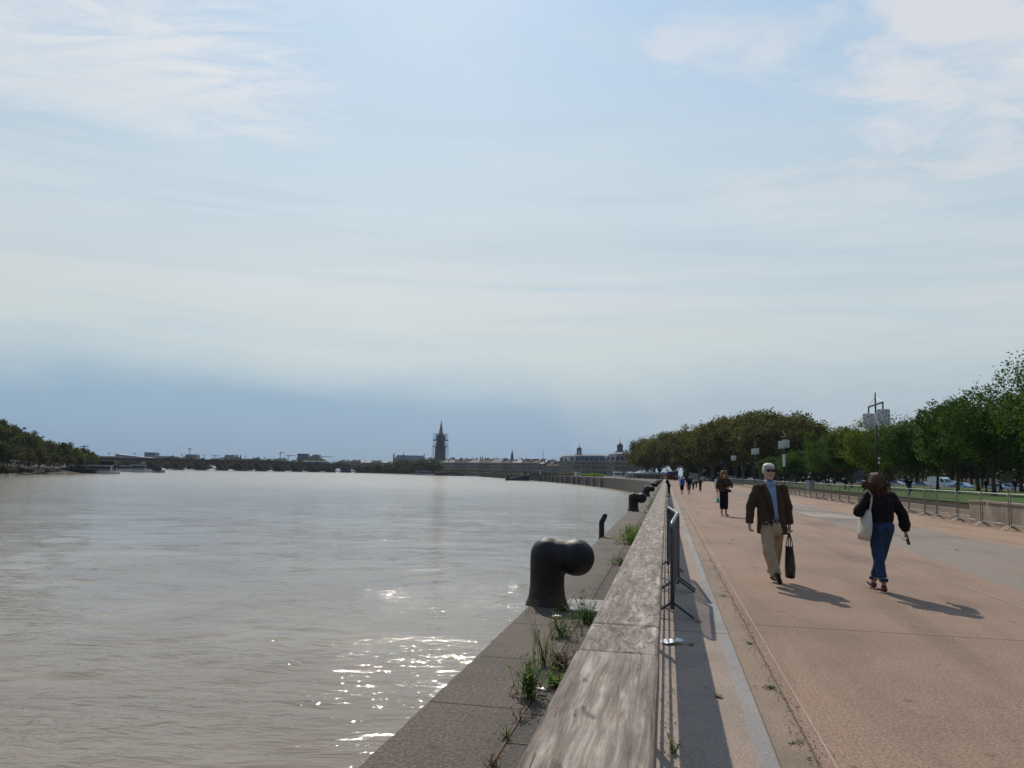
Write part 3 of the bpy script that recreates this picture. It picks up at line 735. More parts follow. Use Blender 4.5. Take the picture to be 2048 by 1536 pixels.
for i in range(16):
    leaf_lit(Q(rnd.uniform(.9,11),4+rnd.random()**1.6*45,.004),rnd.uniform(0,6),i)
for s,t in ((.23,7.7),(.37,6.0),(.34,8.9)): leaf_lit(Q(s,t,.004),rnd.uniform(0,6),0)

DEBRIS=[(-.94,3,14,.05,900),(-.94,14,60,.08,900),(.0,3,14,.05,500),(.83,3,16,.04,800),(-.6,5,9,.25,500)]
# ---------------------------------------------------------------- trees
def np_leaves(name,centers,size,mat,seed,flat=.0,aspect=.62):
    rg=np.random.default_rng(seed); c=np.asarray(centers); n=len(c)
    a=rg.normal(size=(n,3)); a/=np.linalg.norm(a,axis=1)[:,None]
    b=rg.normal(size=(n,3)); b-=a*(a*b).sum(1)[:,None]; b/=np.linalg.norm(b,axis=1)[:,None]
    s=size*rg.uniform(.6,1.35,size=(n,1))
    v=np.empty((n,4,3)); nn=np.cross(a,b)*s*.18
    v[:,0]=c-a*s*.5; v[:,1]=c-b*s*aspect*.5+nn; v[:,2]=c+a*s*.5; v[:,3]=c+b*s*aspect*.5+nn
    me=bpy.data.meshes.new(name); me.vertices.add(n*4); me.vertices.foreach_set('co',v.reshape(-1).astype('f4'))
    me.loops.add(n*4); me.loops.foreach_set('vertex_index',np.arange(n*4,dtype='i4'))
    me.polygons.add(n); me.polygons.foreach_set('loop_start',np.arange(0,n*4,4,dtype='i4'))
    try: me.polygons.foreach_set('loop_total',np.full(n,4,dtype='i4'))
    except Exception: pass
    me.update(calc_edges=True); me.validate(); me.materials.append(mat); return me
def tree_meshes(seed,h,cr,cb,leaf_mat,bark,nleaf,leaf,lobes=18,trunk_r=.16,lobe_r=.42,squash=.8,nlimb=7,gap=.5):
    """h height, cr crown radius, cb crown base height. returns crown, trunk meshes"""
    rg=np.random.default_rng(seed); rr=random.Random(seed)
    cz=(h+cb)/2; rz=(h-cb)/2
    tm=MB(); top=cb+rz*.45
    pts=[Vector((0,0,-.2))]; 
    for k in range(1,6): pts.append(Vector((rr.uniform(-.06,.06)*k*.4*cr*.3,rr.uniform(-.06,.06)*k*.4*cr*.3,top*k/5)))
    tm.path([pts[0]]+pts[1:],[trunk_r*1.5,trunk_r,trunk_r*.9,trunk_r*.8,trunk_r*.7,trunk_r*.5],9)
    C=[];tips=[]
    for k in range(lobes):
        if k==0: d=np.array([0,0,1.])
        else:
            phi=k*2.39996+rr.uniform(-.3,.3); zc=1-1.75*(k+.3)/lobes; q=math.sqrt(max(0,1-zc*zc)); d=np.array([q*math.cos(phi),q*math.sin(phi),zc])
        m=rr.uniform(.52,.78); lc=np.array([d[0]*cr*m,d[1]*cr*m,cz+d[2]*rz*m]); lr=lobe_r*cr*rr.uniform(.75,1.25)
        C.append((lc,lr)); 
    C.append((np.array([0,0,cz]),cr*.5))
    for k,(lc,lr) in enumerate(C[:nlimb+4]):
        st=pts[2+ k%3] if nlimb else pts[3]; e=Vector(lc); midp=st.lerp(e,.5)+Vector((rr.uniform(-.1,.1)*cr,rr.uniform(-.1,.1)*cr,-.06*cr))
        tm.path([st,midp,e],[trunk_r*.42,trunk_r*.26,trunk_r*.08],6,False)
        for q in range(4):
            e2=e+Vector((rr.gauss(0,1),rr.gauss(0,1),rr.gauss(0,.8)))*lr*.6; tm.path([midp.lerp(e,rr.uniform(.2,.9)),e2],[trunk_r*.13,trunk_r*.04],4,False)
    w=np.array([c[1]**2.2 for c in C]); w/=w.sum(); allp=[]
    nc=max(60,nleaf//22)
    for (lc,lr),wi in zip(C,w):
        m=int(nc*wi)+2
        d=rg.normal(size=(m,3)); d/=np.linalg.norm(d,axis=1)[:,None]; r=lr*rg.uniform(.35,1,size=(m,1))**.55
        cl=lc+d*r*np.array([1,1,squash])
        keep=np.array([noise.noise(Vector(p)*(2.2/cr)+Vector((seed*3.1,0,0)))>-gap*.5+(-.0) for p in cl]) if gap else np.ones(m,bool)
        cl=cl[keep]
        if len(cl)==0: continue
        k=22; pp=cl[:,None,:]+rg.normal(size=(len(cl),k,3))*lr*.17; allp.append(pp.reshape(-1,3))
    P=np.concatenate(allp)
    return np_leaves('crown',P,leaf,leaf_mat,seed),tm.mesh('trunk',bark,True)
rgd=np.random.default_rng(77); PD=[]
for s0,t0,t1,sp,n in DEBRIS:
    S_=s0+rgd.normal(0,sp,n); T_=t0+(t1-t0)*rgd.random(n)**1.3
    PD.append(np.stack([SD.x*S_+TD.x*T_,SD.y*S_+TD.y*T_,np.full(n,.007)],1))
pdm=np_leaves('plant_debris',np.concatenate(PD),.014,M['weed_dry'],5); pdo=link('plant_debris',pdm); pdo['kind']='stuff'
TM={}
TOP={}
def tm(key,*a,**k):
    if key not in TM:
        TM[key]=tree_meshes(*a,**k); co_=np.empty(len(TM[key][0].vertices)*3,dtype='f4'); TM[key][0].vertices.foreach_get('co',co_); TOP[key]=float(np.percentile(co_[2::3],99.6))
    return TM[key]
def tree(name,key,loc,s,sz,rz,lab,grp,cat='tree',crown_mat=None):
    cr_,tr_=TM[key]; r=empty(name,loc,rz,lab,cat,grp); r.scale=(s,s,sz)
    o=link('crown',cr_,None,r); link('trunk',tr_,None,r)
    if crown_mat:
        o.material_slots[0].link='OBJECT'; o.material_slots[0].material=crown_mat
    return r
# unit-height templates built at 10 m
tm('lawn1',11,10,4.3,1.9,M['leaf_g'],M['bark'],22000,.21,24,.17,gap=.35)
tm('lawn2',12,10,4.1,1.9,M['leaf_g'],M['bark'],19000,.22,21,.16,gap=.4)
tm('lawn3',13,10,4.0,1.8,M['leaf_g'],M['bark'],16000,.26,26,.15,.36,gap=.45)
tm('plane1',21,18,8.8,2.6,M['leaf_plane'],M['bark_l'],24000,.50,30,.42,.33,gap=.25)
tm('plane2',22,18,8.4,2.6,M['leaf_plane'],M['bark_l'],22000,.50,26,.40,.36,gap=.25)
tm('plane3',23,18,8.6,2.4,M['leaf_plane'],M['bark_l'],22000,.50,34,.40,.3,gap=.25)
tm('bank1',31,12,5.6,.3,M['leaf_bank'],M['bark'],9000,.55,24,.25,.36,gap=.15)
tm('bank2',32,12,5.2,.2,M['leaf_bank'],M['bark'],9000,.55,20,.25,.4,gap=.15)
tm('bush',33,8,5.2,-.6,M['leaf_dark'],M['bark'],5000,.75,16,.2,.42,gap=.1)
def place_tree(kind,key,u,vtop,dist,zb,hh,lab,grp,rz=None,wide=1.0,mat=None):
    p=D(u,vtop,dist); top=p.z; H0=top-zb; sz=H0/TOP[key]; s=H0/hh*wide
    return tree(kind,key,(p.x,p.y,zb),s,sz,rz if rz is not None else rnd.uniform(0,6.28),lab,grp,crown_mat=mat)
GL='young trees on the lawn'
# (template, u, vtop, dist, label, wide, mat)
LT=[('lawn1',2128,698,52,'tallest green tree, cut by the right edge of the photo',1.0,None),
('lawn2',1978,778,74,'broad green tree beside the tallest one at the right edge',1.15,None),
('lawn3',1908,797,84,'loose green tree with leaning top left of the broad one',1.1,None),
('lawn1',1815,832,98,'rounded dark green tree behind the man on the lawn',1.2,None),
('lawn2',1742,841,108,'yellowing green tree behind the nearest lamp post',1.25,'leaf_y'),
('lawn3',1700,855,122,'green tree just left of the yellowing one',1.2,None),
('lawn1',1655,866,138,'small round green tree right of the second lamp post',1.15,None),
('lawn2',1590,902,165,'low green tree behind the white haired man',1.5,None),
('lawn3',1540,915,180,'low green tree left of the white haired man',1.5,None),
('lawn3',1870,838,130,'dark green tree in the second row, between the loose and rounded trees',1.3,None),
('lawn1',1950,838,120,'dark green tree in the second row behind the broad one',1.3,None),
('lawn2',2035,826,118,'dark green tree in the second row near the right edge',1.3,None),
('lawn1',1775,868,150,'dark green tree in the second row right of the yellowing tree',1.4,None),
]
for k,u,v,d,lab,wd,mt in LT:
    p=D(u,v,d); s_=p.x*math.cos(QA)-p.y*math.sin(QA)
    place_tree('lawn_tree',k,u,v,d,lawn_z(min(max(s_,12.6),55)) if s_<56 else 0,10,lab,GL,None,wd,M[mt] if mt else None)
RT=[(1690,868,190,'reddish brown tree crown behind the yellowing tree'),(1650,885,200,'reddish brown tree behind the second lamp post'),(1590,886,210,'small reddish tree top right of the white haired man')]
for u,v,d,lab in RT: place_tree('autumn_tree','lawn1',u,v,d,0,10,lab,'reddish trees behind the lawn',None,1.35,M['leaf_red'])
for i,(u,v,d) in enumerate(((1560,900,215),(1625,893,235),(1700,880,225),(1765,876,225),(1830,868,222),(1900,862,218),(1970,858,215),(2050,850,212),(2120,845,210))):
    place_tree('street_tree','lawn3',u,v,d,0,10,['dark street tree far behind the low tree by the white haired man','dark street tree far behind the second lamp post','dark street tree far behind the reddish crown','dark street tree far behind the nearest lamp post','dark street tree far behind the man on the lawn','dark street tree far behind the camper van','dark street tree far behind the leaning tree','dark street tree far behind the broad tree','dark street tree beyond the right edge'][i],'street trees beyond the lawn',None,1.7,M['leaf_dark'])
PT=[(1294,885,350),(1318,872,335),(1345,868,318),(1372,869,300),(1398,858,285),(1424,853,268),(1452,840,255),(1485,831,240),(1520,828,228),(1556,832,215),(1590,836,205),(1615,850,200),
 (1310,888,400),(1350,880,390),(1390,872,380),(1430,862,360),(1470,846,340),(1505,838,320),(1545,836,300),(1580,842,290)]
side=['leftmost big plane tree beside the tents','second big plane tree from the left, above the tents','third big plane tree from the left','fourth big plane tree from the left','fifth big plane tree, above the couple','sixth big plane tree from the left','seventh big plane tree, above the curly haired woman','eighth big plane tree, rising to the summit','big plane tree at the summit of the grove','tenth big plane tree, right of the summit','eleventh big plane tree near the right end of the grove','last big plane tree at the right end of the grove']
for i,(u,v,d) in enumerate(PT):
    lab=side[i] if i<12 else 'brownish green plane tree in the rear row of the grove'
    place_tree('plane_tree',['plane1','plane2','plane3'][i%3],u,v-3,d,0,18,lab,'plane trees of the riverside grove' if i<12 else 'rear row of the plane grove',None,1.2 if d<300 else 1.35)
# left bank: terrain and trees
mb=MB()
bank=[(-420,140),(-260,235),(-193,285),(-196,330),(-212,385),(-232,440),(-262,520),(-300,600),(-345,680),(-395,760)]
vs=[];fs=[]
for i,(x,y) in enumerate(bank):
    for dx,z in ((6,-4.6),(0,-4.0),(-7,-3.1),(-20,-.6),(-60,.6),(-1500,.8)): vs.append((x+dx,y-(dx*.15 if dx>-100 else 0),z))
for i in range(len(bank)-1):
    for k in range(5): fs.append((i*6+k,i*6+k+1,(i+1)*6+k+1,(i+1)*6+k))
mb.add(vs,fs); o=mb.build('left_river_bank',M['mud'],smooth=True); o['kind']='structure'
BK=[(-62,838,300),(-28,838,305),(2,842,310),(22,853,318),(44,857,325),(64,864,335),(84,874,345),(104,882,360),(122,886,372),(138,886,385),(154,896,400),(170,896,415),(188,904,430),
 (-5,880,290),(25,890,292),(52,897,300),(80,900,318),(108,908,335),(135,910,350),(160,912,372),(182,914,395)]
pos=['at the left edge of the photo','just inside the left edge','third from the left edge','on the first dip of the skyline','before the skyline drops','mid slope of the skyline','in the middle of the bank','right of the middle of the bank','near the second dip','under the small crane','beside the small crane','near the lower end','at the lower end by the far buildings']
for i,(u,v,d) in enumerate(BK):
    lab=('olive green bank tree on the skyline '+pos[i]) if i<13 else 'dark olive tree in the lower front row of the left bank'
    place_tree('bank_tree',['bank1','bank2'][i%2],u,v,d,-.8 if i<13 else -1.6,12,lab,'trees on the left bank' if i<13 else 'front row of the left bank',None,1.0 if i<13 else 1.25,M['leaf_y'] if i in(10,12) else None)
for i,(u,v,d) in enumerate(((2,925,262),(18,932,268),(-14,922,262),(40,935,300),(60,937,305),(95,938,325))):
    place_tree('bank_bush','bush',u,v,d,-3.4,8,['round bush at the left end of the gangway','small bush at the foot of the left bank','bush cut by the left edge by the waterline','bush under the gangway','bush under the middle of the gangway','bush by the pontoon'][i],'bushes along the left waterline',None,1.2,M['leaf_bank'])
bE0=Vector((-188,970,0)); bD0=Vector((-.618,-.786,0))
# shore clump between bridge and city
SH=[(716,930,940),(738,929,930),(760,926,920),(782,924,915),(802,920,905),(822,921,900),(842,919,895),(858,917,890),(866,920,885),(775,934,880),(810,932,875),(745,937,900),(840,932,872)]
for i,(u,v,d) in enumerate(SH):
    place_tree('shore_tree','bush',u,v,d,-3.0,8,['dark shore tree at the bridge end','dark shore tree second from the bridge end','dark shore tree third from the bridge end','dark shore tree left of the church','olive shore tree under the church nave','olive shore tree at the middle of the nave','tall shore tree right of the nave','tallest dark shore tree left of the tower','dark shore tree at the foot of the tower','low bushy tree by the waterline, left','low bushy tree by the waterline, middle','low bushy tree next to the bridge pier','low bushy tree above the moored ferry'][i],'trees on the far shore',None,1.5,M['leaf_dark'] if i%3 else M['leaf_bank'])
for i in range(40):
    u=330+i*15+rnd.uniform(-5,5); 
    if 690<u: d=1250
    else: d=1150+rnd.uniform(0,150)
    v=(931.6-(u-500)*-.0227)-rnd.uniform(9,17)+ (4 if u>700 else 0)
    place_tree('distant_tree','bush',u,v,d,-.2,8,'dark rounded tree on the skyline beyond the bridge','trees beyond the bridge',None,1.7,M['leaf_dark'])
for i in range(46):
    k=i*8.6+15; p=bE0+bD0*k+Vector((bD0.y,-bD0.x,0))*rnd.uniform(25,60); 
    if p.y<p.x*-1.5: pass
    s0=rnd.uniform(.75,1.05); tree('far_bank_tree','bush',(p.x,p.y,-4.2),s0*1.6,s0,rnd.uniform(0,6),'dark tree on the far bank seen through and above the bridge arches','far bank trees behind the bridge',crown_mat=M['leaf_dark'])
for i,u in enumerate(range(880,1120,13)):
    p=D(u,938+(u-880)*.028+rnd.uniform(-2,1),900-(u-880)*.75)
    place_tree('quay_tree','bush',u,938+(u-880)*.035+rnd.uniform(-1.5,1.5),880-(u-880)*.8,-.03,8,'small dark tree in front of the long city facades','small trees before the city facades',None,.9,M['leaf_dark'])
# ---------------------------------------------------------------- lamps
def mat_drum():
    m,nt,bs=newmat('perforated drum'); v=coords(nt,'Object')
    vo=nt.nodes.new('ShaderNodeTexVoronoi'); vo.inputs['Scale'].default_value=6.0; nt.links.new(v,vo.inputs['Vector'])
    f=noi(nt,v,13,3,.6); g=mth(nt,'ADD',mth(nt,'MULTIPLY',vo.outputs['Distance'],.8),mth(nt,'MULTIPLY',f,.5))
    nt.links.new(ramp(nt,g,[(.44,(.02,.02,.025)),(.52,(.13,.135,.14)),(.62,(.35,.36,.37)),(.75,(.6,.61,.62))]).outputs[0],bs.inputs['Base Color'])
    bs.inputs['Roughness'].default_value=.5
    tr=nt.nodes.new('ShaderNodeBsdfTranslucent'); tr.inputs[0].default_value=(.7,.72,.74,1)
    ms=nt.nodes.new('ShaderNodeMixShader'); ms.inputs[0].default_value=.3; nt.links.new(bs.outputs[0],ms.inputs[1]); nt.links.new(tr.outputs[0],ms.inputs[2]); nt.links.new(ms.outputs[0],nt.nodes['Material Output'].inputs[0])
    return m
M['drum']=mat_drum()
pm_=MB().cyl((0,0,0),(0,0,7.0),.085,.07,10).cyl((0,0,7.0),(0,0,8.8),.065,.06,8).cyl((0,0,0),(0,0,.5),.14,.13,10).mesh('pole',M['black'],True)
am_=MB().bar((0,-2.25,7.72),(0,2.25,7.72),.12,.12).cyl((0,-2.2,7.72),(0,-2.2,7.1),.06,n=6).cyl((0,2.2,7.72),(0,2.2,7.1),.06,n=6).cyl((0,-2.2,7.78),(0,0,8.4),.014,n=4).cyl((0,2.2,7.78),(0,0,8.4),.014,n=4).mesh('crossarm',M['black'])
def drum(r,h): return MB().lathe([(r,0),(r,h)],n=28).mesh('lamp_drum',M['drum'],False)
d1=drum(.50,1.22); d2=d1
cm_=MB().box((.1,0,2.7),(.16,.14,.2)).mesh('camera_box',M['white'])
lampn=['nearest tall black lamp post with two speckled drums, behind the woman in jeans','second lamp post with two drums and a pale vertical panel on its pole','third lamp post with twin drums, left of the white haired man','fourth lamp post with twin drums along the promenade','fifth lamp post with twin drums, above the curly haired woman','sixth lamp post with twin drums, small against the dark trees','farthest lamp post with twin drums before the plane trees']
for i,(u,v) in enumerate(((1750,785),(1567,860),(1510,881),(1467,899),(1442,910),(1426,921),(1411,925))):
    hv_=943.5+.0227*(u-1024); d=7.2*FPX/(hv_-v); p=D(u,v,d)
    s_=p.x*math.cos(QA)-p.y*math.sin(QA)
    r=empty('street_lamp',(p.x,p.y,lawn_z(s_) if d<200 else 0),QROT,lampn[i],'street lamp','tall lamp posts with twin drums'); r.scale=(1,1,(8.8-(lawn_z(s_) if d<200 else 0))/8.8)
    link('pole',pm_,None,r); link('crossarm',am_,None,r); link('lamp_drum',d1,None,r,(0,2.2,5.88)); link('lamp_drum',d2,None,r,(0,-2.2,5.88))
    if i==0: link('camera_box',cm_,None,r); link('camera_box',cm_,None,r,(.03,0,.38))
    if i==1: MB().cyl((0,-.1,3.0),(0,-.1,4.9),.2,n=14).build('banner_panel',M['white'],r)
lm=MB().cyl((0,0,0),(0,0,4.6),.07,n=6).bar((-.7,0,4.6),(.7,0,4.6),.06,.06).cyl((0,0,4.6),(0,0,5.3),.03,n=4).mesh('pole',M['black'])
ll=MB().lathe([(.14,0),(.26,.1),(.26,.75),(.1,.95)],n=8).mesh('lantern',M['drum'])
for i,(u,v,d) in enumerate(((1281,937,430),(1304,935,400),(1335,934,370),(1368,933,345),(1408,932,330))):
    p=G(u,H*FPX/d+943.5+.0227*(u-1024)); p=D(u,v,d)
    r=empty('lantern_post',(p.x,p.y,-.03),0,['leftmost small twin lantern post by the tents','second small twin lantern post, right of the tents','third small twin lantern post, above the leaning person','fourth small twin lantern post, above the couple','fifth small twin lantern post, right of the couple'][i],'street lamp','small twin lantern posts'); r.scale=(1,1,1.0)
    link('pole',lm,None,r); link('lantern',ll,None,r,(-.5,0,3.6)); link('lantern',ll,None,r,(.5,0,3.6))
# ---------------------------------------------------------------- people
M['skin']=simple('skin',(.42,.24,.17),.55,0,.08,10)
M['skin2']=simple('pale skin',(.50,.31,.23),.55,0,.08,10)
def fabric(name,c,var=.2,sc_=14,rough=.9,w=.5):
    m,nt,bs=newmat(name); v=coords(nt,'Object')
    a=noi(nt,v,sc_,4,.6); b=noi(nt,v,240,2,.5); f=noi(nt,coords(nt,'Object',(1,1,.35)),9,3,.6,1.2)
    c1=ramp(nt,mth(nt,'ADD',mth(nt,'MULTIPLY',a,.6),mth(nt,'MULTIPLY',b,.4)),[(.3,tuple(x*(1-var) for x in c)),(.7,tuple(min(1,x*(1+var)) for x in c))]).outputs[0]
    nt.links.new(c1,bs.inputs['Base Color']); bs.inputs['Roughness'].default_value=rough; bs.inputs['Specular IOR Level'].default_value=.15
    bump(nt,bs,f,w,.03); return m
M['jacket']=fabric('brown tweed',(.062,.042,.029),.3,60)
M['shirt']=fabric('light blue shirt',(.23,.31,.46),.06)
M['chino']=fabric('beige chinos',(.40,.285,.18),.12)
M['leather']=simple('black leather',(.012,.012,.013),.25,0,.1,10)
M['belt']=simple('brown belt',(.04,.02,.012),.4)
M['whitehair']=fabric('white hair',(.62,.60,.55),.12,40,.6,.8)
M['auburn']=fabric('auburn hair',(.075,.036,.019),.45,30,.55,.8)
M['curly']=fabric('curly reddish blonde hair',(.26,.12,.045),.5,30,.55,.9)
M['darkhair']=fabric('dark hair',(.02,.014,.01),.3,30,.5,.6)
M['blacktop']=fabric('black knitted top',(.012,.011,.014),.2,60)
M['jeans']=fabric('blue denim',(.026,.05,.105),.35,26)
M['olive']=fabric('dark olive patterned top',(.05,.042,.032),.5,22)
M['blackcloth']=fabric('black cloth',(.010,.010,.012),.2)
M['canvas']=fabric('cream canvas',(.55,.49,.40),.08)
M['redshoe']=simple('dark red suede',(.11,.022,.022),.7)
M['sole']=simple('pale rubber sole',(.5,.45,.38),.8)
M['bluecloth']=fabric('blue nylon',(.02,.09,.40),.2)
M['greycloth']=fabric('grey cloth',(.10,.10,.11),.2)
M['whitecloth']=fabric('white cloth',(.60,.62,.68),.08)
M['greenbag']=simple('turquoise plastic',(.08,.42,.34),.5)
M['lens']=simple('dark lens',(.008,.006,.006),.12)
M['lip']=simple('lip',(.30,.10,.09),.5)
V=Vector
def person(loc,rz,label,P,group=None,vox=.010,vb=.007):
    """P: dict of joints (Vectors) and garment settings; figure faces -Y"""
    r=empty('person',loc,rz,label,'person',group); r.scale=(P.get('scale',1),)*3
    J=P['J']; skin=M[P.get('skin','skin')]
    b=MB(); hc=V(J['head']); hs=P.get('hs',1)
    b.ball(hc,.1,.78*hs,.95*hs,1.12*hs,16); b.ball(hc+V((0,-.018,-.05)),.078,.78*hs,.95*hs,.95*hs,14)
    b.ball(hc+V((0,-.078,-.105)),.030*hs,1.1,1,.8,8)
    b.cyl(hc+V((0,-.085,.005)),hc+V((0,-.118,-.030)),.008,.016,8); b.ball(hc+V((0,-.112,-.032)),.015,1.1,1,.8,8)
    for sx in(-1,1):
        b.ball(hc+V((sx*.081*hs,.01,-.012)),.028,.35,.6,1.05,8); b.ball(hc+V((sx*.035,-.075,-.035)),.03,1,.7,.8,8)
        b.ball(hc+V((sx*.035,-.082,.022)),.022,1.2,.6,.5,8)
    b.cap(hc+V((0,.02,-.06)),.052,V(J['neck'])+V((0,.01,-.02)),.062,12)
    ch=V(J['chest']); pe=V(J['pelvis']); w=P.get('w',1)
    b.rings([(pe.x,pe.y,pe.z-.08,.10*w,.08),(pe.x,pe.y,pe.z,.145*w,.10),(pe.x*.7+ch.x*.3,pe.y,pe.z*.65+ch.z*.35,.125*w,.09),(ch.x,ch.y,ch.z,.15*w,.10),(ch.x,ch.y,ch.z+.09,.13*w,.08),(V(J['neck']).x,V(J['neck']).y,V(J['neck']).z-.02,.06,.05)],16)
    for s in 'LR':
        sh,el,wr,ha=[V(J[k+s]) for k in('sh','el','wr','ha')]
        b.cap(sh,.048,el,.036); b.cap(el,.036,wr,.024)
        d=(ha-wr).normalized(); side=d.cross(V((0,1,0))).normalized(); out=d.cross(side).normalized()
        pc=wr+d*.05; b.cap(wr,.022,pc,.026); b.cap(pc+out*.018,.017,pc+d*.03+out*.024,.015); b.cap(pc-out*.018,.017,pc+d*.03-out*.024,.015)
        for k,(o,L) in enumerate(((-.030,.062),(-.010,.074),(.011,.070),(.031,.054))):
            p0=pc+d*.032+out*o; cr=P.get('curl'+s,.35); p1=p0+(d*math.cos(cr)+side*P.get('cs'+s,1)*math.sin(cr))*L*.5; p2=p1+(d*math.cos(cr*2.4)+side*P.get('cs'+s,1)*math.sin(cr*2.4))*L*.5
            b.cap(p0,.0095,p1,.009,8); b.cap(p1,.009,p2,.0075,8)
        q0=pc+out*-.022; b.cap(q0,.012,q0+(d*.7-out*.55+side*P.get('cs'+s,1)*.3)*.042,.0095,8)
        hp,kn,an,to=[V(J[k+s]) for k in('hp','kn','an','to')]
        b.cap(hp,.085,kn,.055); b.cap(kn,.055,kn.lerp(an,.35)+V((0,.012,0)),.052); b.cap(kn.lerp(an,.35)+V((0,.012,0)),.052,an,.035)
    remesh(b,vb,'body',skin,r,3)
    # garments
    t=P.get('top')
    if t:
        g=MB(); lf=t.get('loose',.02); hz=t['hem']; hw=t.get('hemw',(.17*w,.125)); hx=t.get('hemx',pe.x)
        wz=(hz+ch.z)/2
        g.rings([(hx,pe.y,hz,hw[0],hw[1]),(hx,pe.y,hz+.015,hw[0]+.002,hw[1]),((hx+ch.x)/2,(pe.y+ch.y)/2,wz,t.get('waist',.155*w)+lf*.5,.115+lf*.5),(ch.x,ch.y,ch.z-.05,.165*w+lf,.118+lf),(ch.x,ch.y,ch.z+.06,.155*w+lf,.10+lf),(V(J['neck']).x,V(J['neck']).y+.005,V(J['neck']).z-.05,.105*w+lf,.07+lf*.5),(V(J['neck']).x,V(J['neck']).y+.008,V(J['neck']).z-.005,.068,.062)],20)
        for s in 'LR':
            sh,el,wr=[V(J[k+s]) for k in('sh','el','wr')]; ra=t.get('sleeve',(.07,.058,.045)); ext=t.get('len',1.0)
            g.cap(sh,ra[0],sh.lerp(el,min(1,ext*2)),ra[1])
            if ext>.5:
                e=el.lerp(wr,(ext-.5)*2*.97)
                if t.get('puff'): g.cap(el,ra[1],el.lerp(e,.6),ra[1]*1.05); g.cyl(el.lerp(e,.6),e,ra[1]*1.03,ra[2])
                else: g.ball(el,ra[1]); g.cyl(el,e,ra[1],ra[2])
        o=remesh(g,vox,t.get('name','shirt'),M[t['mat']],r,3); add_noise(o.data,.012,9,t.get('seed',1)); add_noise(o.data,.005,24,t.get('seed',1))
    q=P.get('legs')
    if q:
        g=MB()
        if q.get('skirt'):
            g.rings([(pe.x+q.get('dx',0),pe.y-.02,q['end'],q['skirt'][0],q['skirt'][1]),(pe.x+q.get('dx',0)*.6,pe.y,.6,q['skirt'][0]*1.08,q['skirt'][1]*1.05),(pe.x,pe.y,pe.z-.05,.17*w,.13),(pe.x,pe.y,pe.z+.05,.145*w,.11),(pe.x,pe.y,pe.z+.12,.13*w,.10)],20)
        else:
            g.rings([(pe.x,pe.y,pe.z-.12,.13*w,.11),(pe.x,pe.y,pe.z-.03,.165*w,.125),(pe.x,pe.y,pe.z+.06,.15*w,.115),(pe.x,pe.y,pe.z+.11,.14*w,.105)],20)
            for s in 'LR':
                hp,kn,an=[V(J[k+s]) for k in('hp','kn','an')]; rr_=q.get('r',(.098,.08,.07)); f=q.get('f',1.0)
                if f>=.5:
                    g.cap(hp,rr_[0],kn,rr_[1]); e=kn.lerp(an,(f-.5)*2); g.cyl(kn,e,rr_[1],rr_[2],12)
                else: g.cyl(hp,hp.lerp(kn,f*2),rr_[0],rr_[2],12)
                g.ball(hp,rr_[0])
        o=remesh(g,vox,q.get('name','trousers'),M[q['mat']],r,3); add_noise(o.data,.010,11,5); add_noise(o.data,.004,26,2)
    for s in 'LR':
        an,to=V(J['an'+s]),V(J['to'+s]); d=(to-an); g=MB()
        he=V(J.get('he'+s,tuple(an+V((0,.035,-.07)))))
        f=(to-he); L=f.length; fd=f.normalized(); sd_=fd.cross(V((0,0,1))); sd_=sd_.normalized() if sd_.length>.05 else V((1,0,0)); up=sd_.cross(fd).normalized()
        Mx=Matrix((sd_,fd,up)).transposed(); m0=he+fd*L*.5
        g.ball(he+fd*.035+up*.025,.042,1,1,1,12); g.ball(m0+up*.015,.06,.72,L*8.8,.55,14,Mx); g.ball(to-fd*.055+up*.01,.048,1,1.25,.62,12,Mx); g.cap(he+fd*.05+up*.03,.040,(he+fd*.05+up*.03).lerp(an,.45),.038,12)
        o=remesh(g,vox*.8,'shoe',M[P.get('shoe','leather')],r,2)
        if P.get('solemat'):
            so_=MB(); so_.ball(m0-up*.022,.062,.75,L*8.6,.26,14,Mx); so_.build('shoe_sole',M[P['solemat']],r,smooth=True)
    h=P.get('hair')
    if h:
        g=MB()
        for bl_ in h['balls']: 
            c,rad,sx,sy,sz=bl_; g.ball(hc+V(c),rad,sx,sy,sz,14)
        o=remesh(g,.008,'hair',M[h['mat']],r,1); add_noise(o.data,h.get('amp',.01),h.get('fr',18),3); add_noise(o.data,h.get('amp',.01)*.6,h.get('fr',18)*2.6,6)
    if P.get('glasses'):
        g=MB()
        for sx in(-1,1):
            g.box(hc+V((sx*.036,-.100,.018)),(.060,.012,.040)); g.bar(hc+V((sx*.066,-.098,.028)),hc+V((sx*.082,.01,.02)),.006,.012)
        g.box(hc+V((0,-.104,.028)),(.02,.008,.012)); g.build('sunglasses',M['lens'],r,bevel=.005)
    if P.get('face'):
        MB().ball(hc+V((0,-.102,-.066)),.02,1.25,.35,.28,10).build('mouth',M['lip'],r,smooth=True)
        if not P.get('glasses'):
            for sx in(-1,1): MB().ball(hc+V((sx*.034,-.090,.008)),.011,1.2,.5,.6,8).build('eye',M['lens'],r,smooth=True)
    return r
def ground(u,v,z=0): p=G(u,v,z); return p
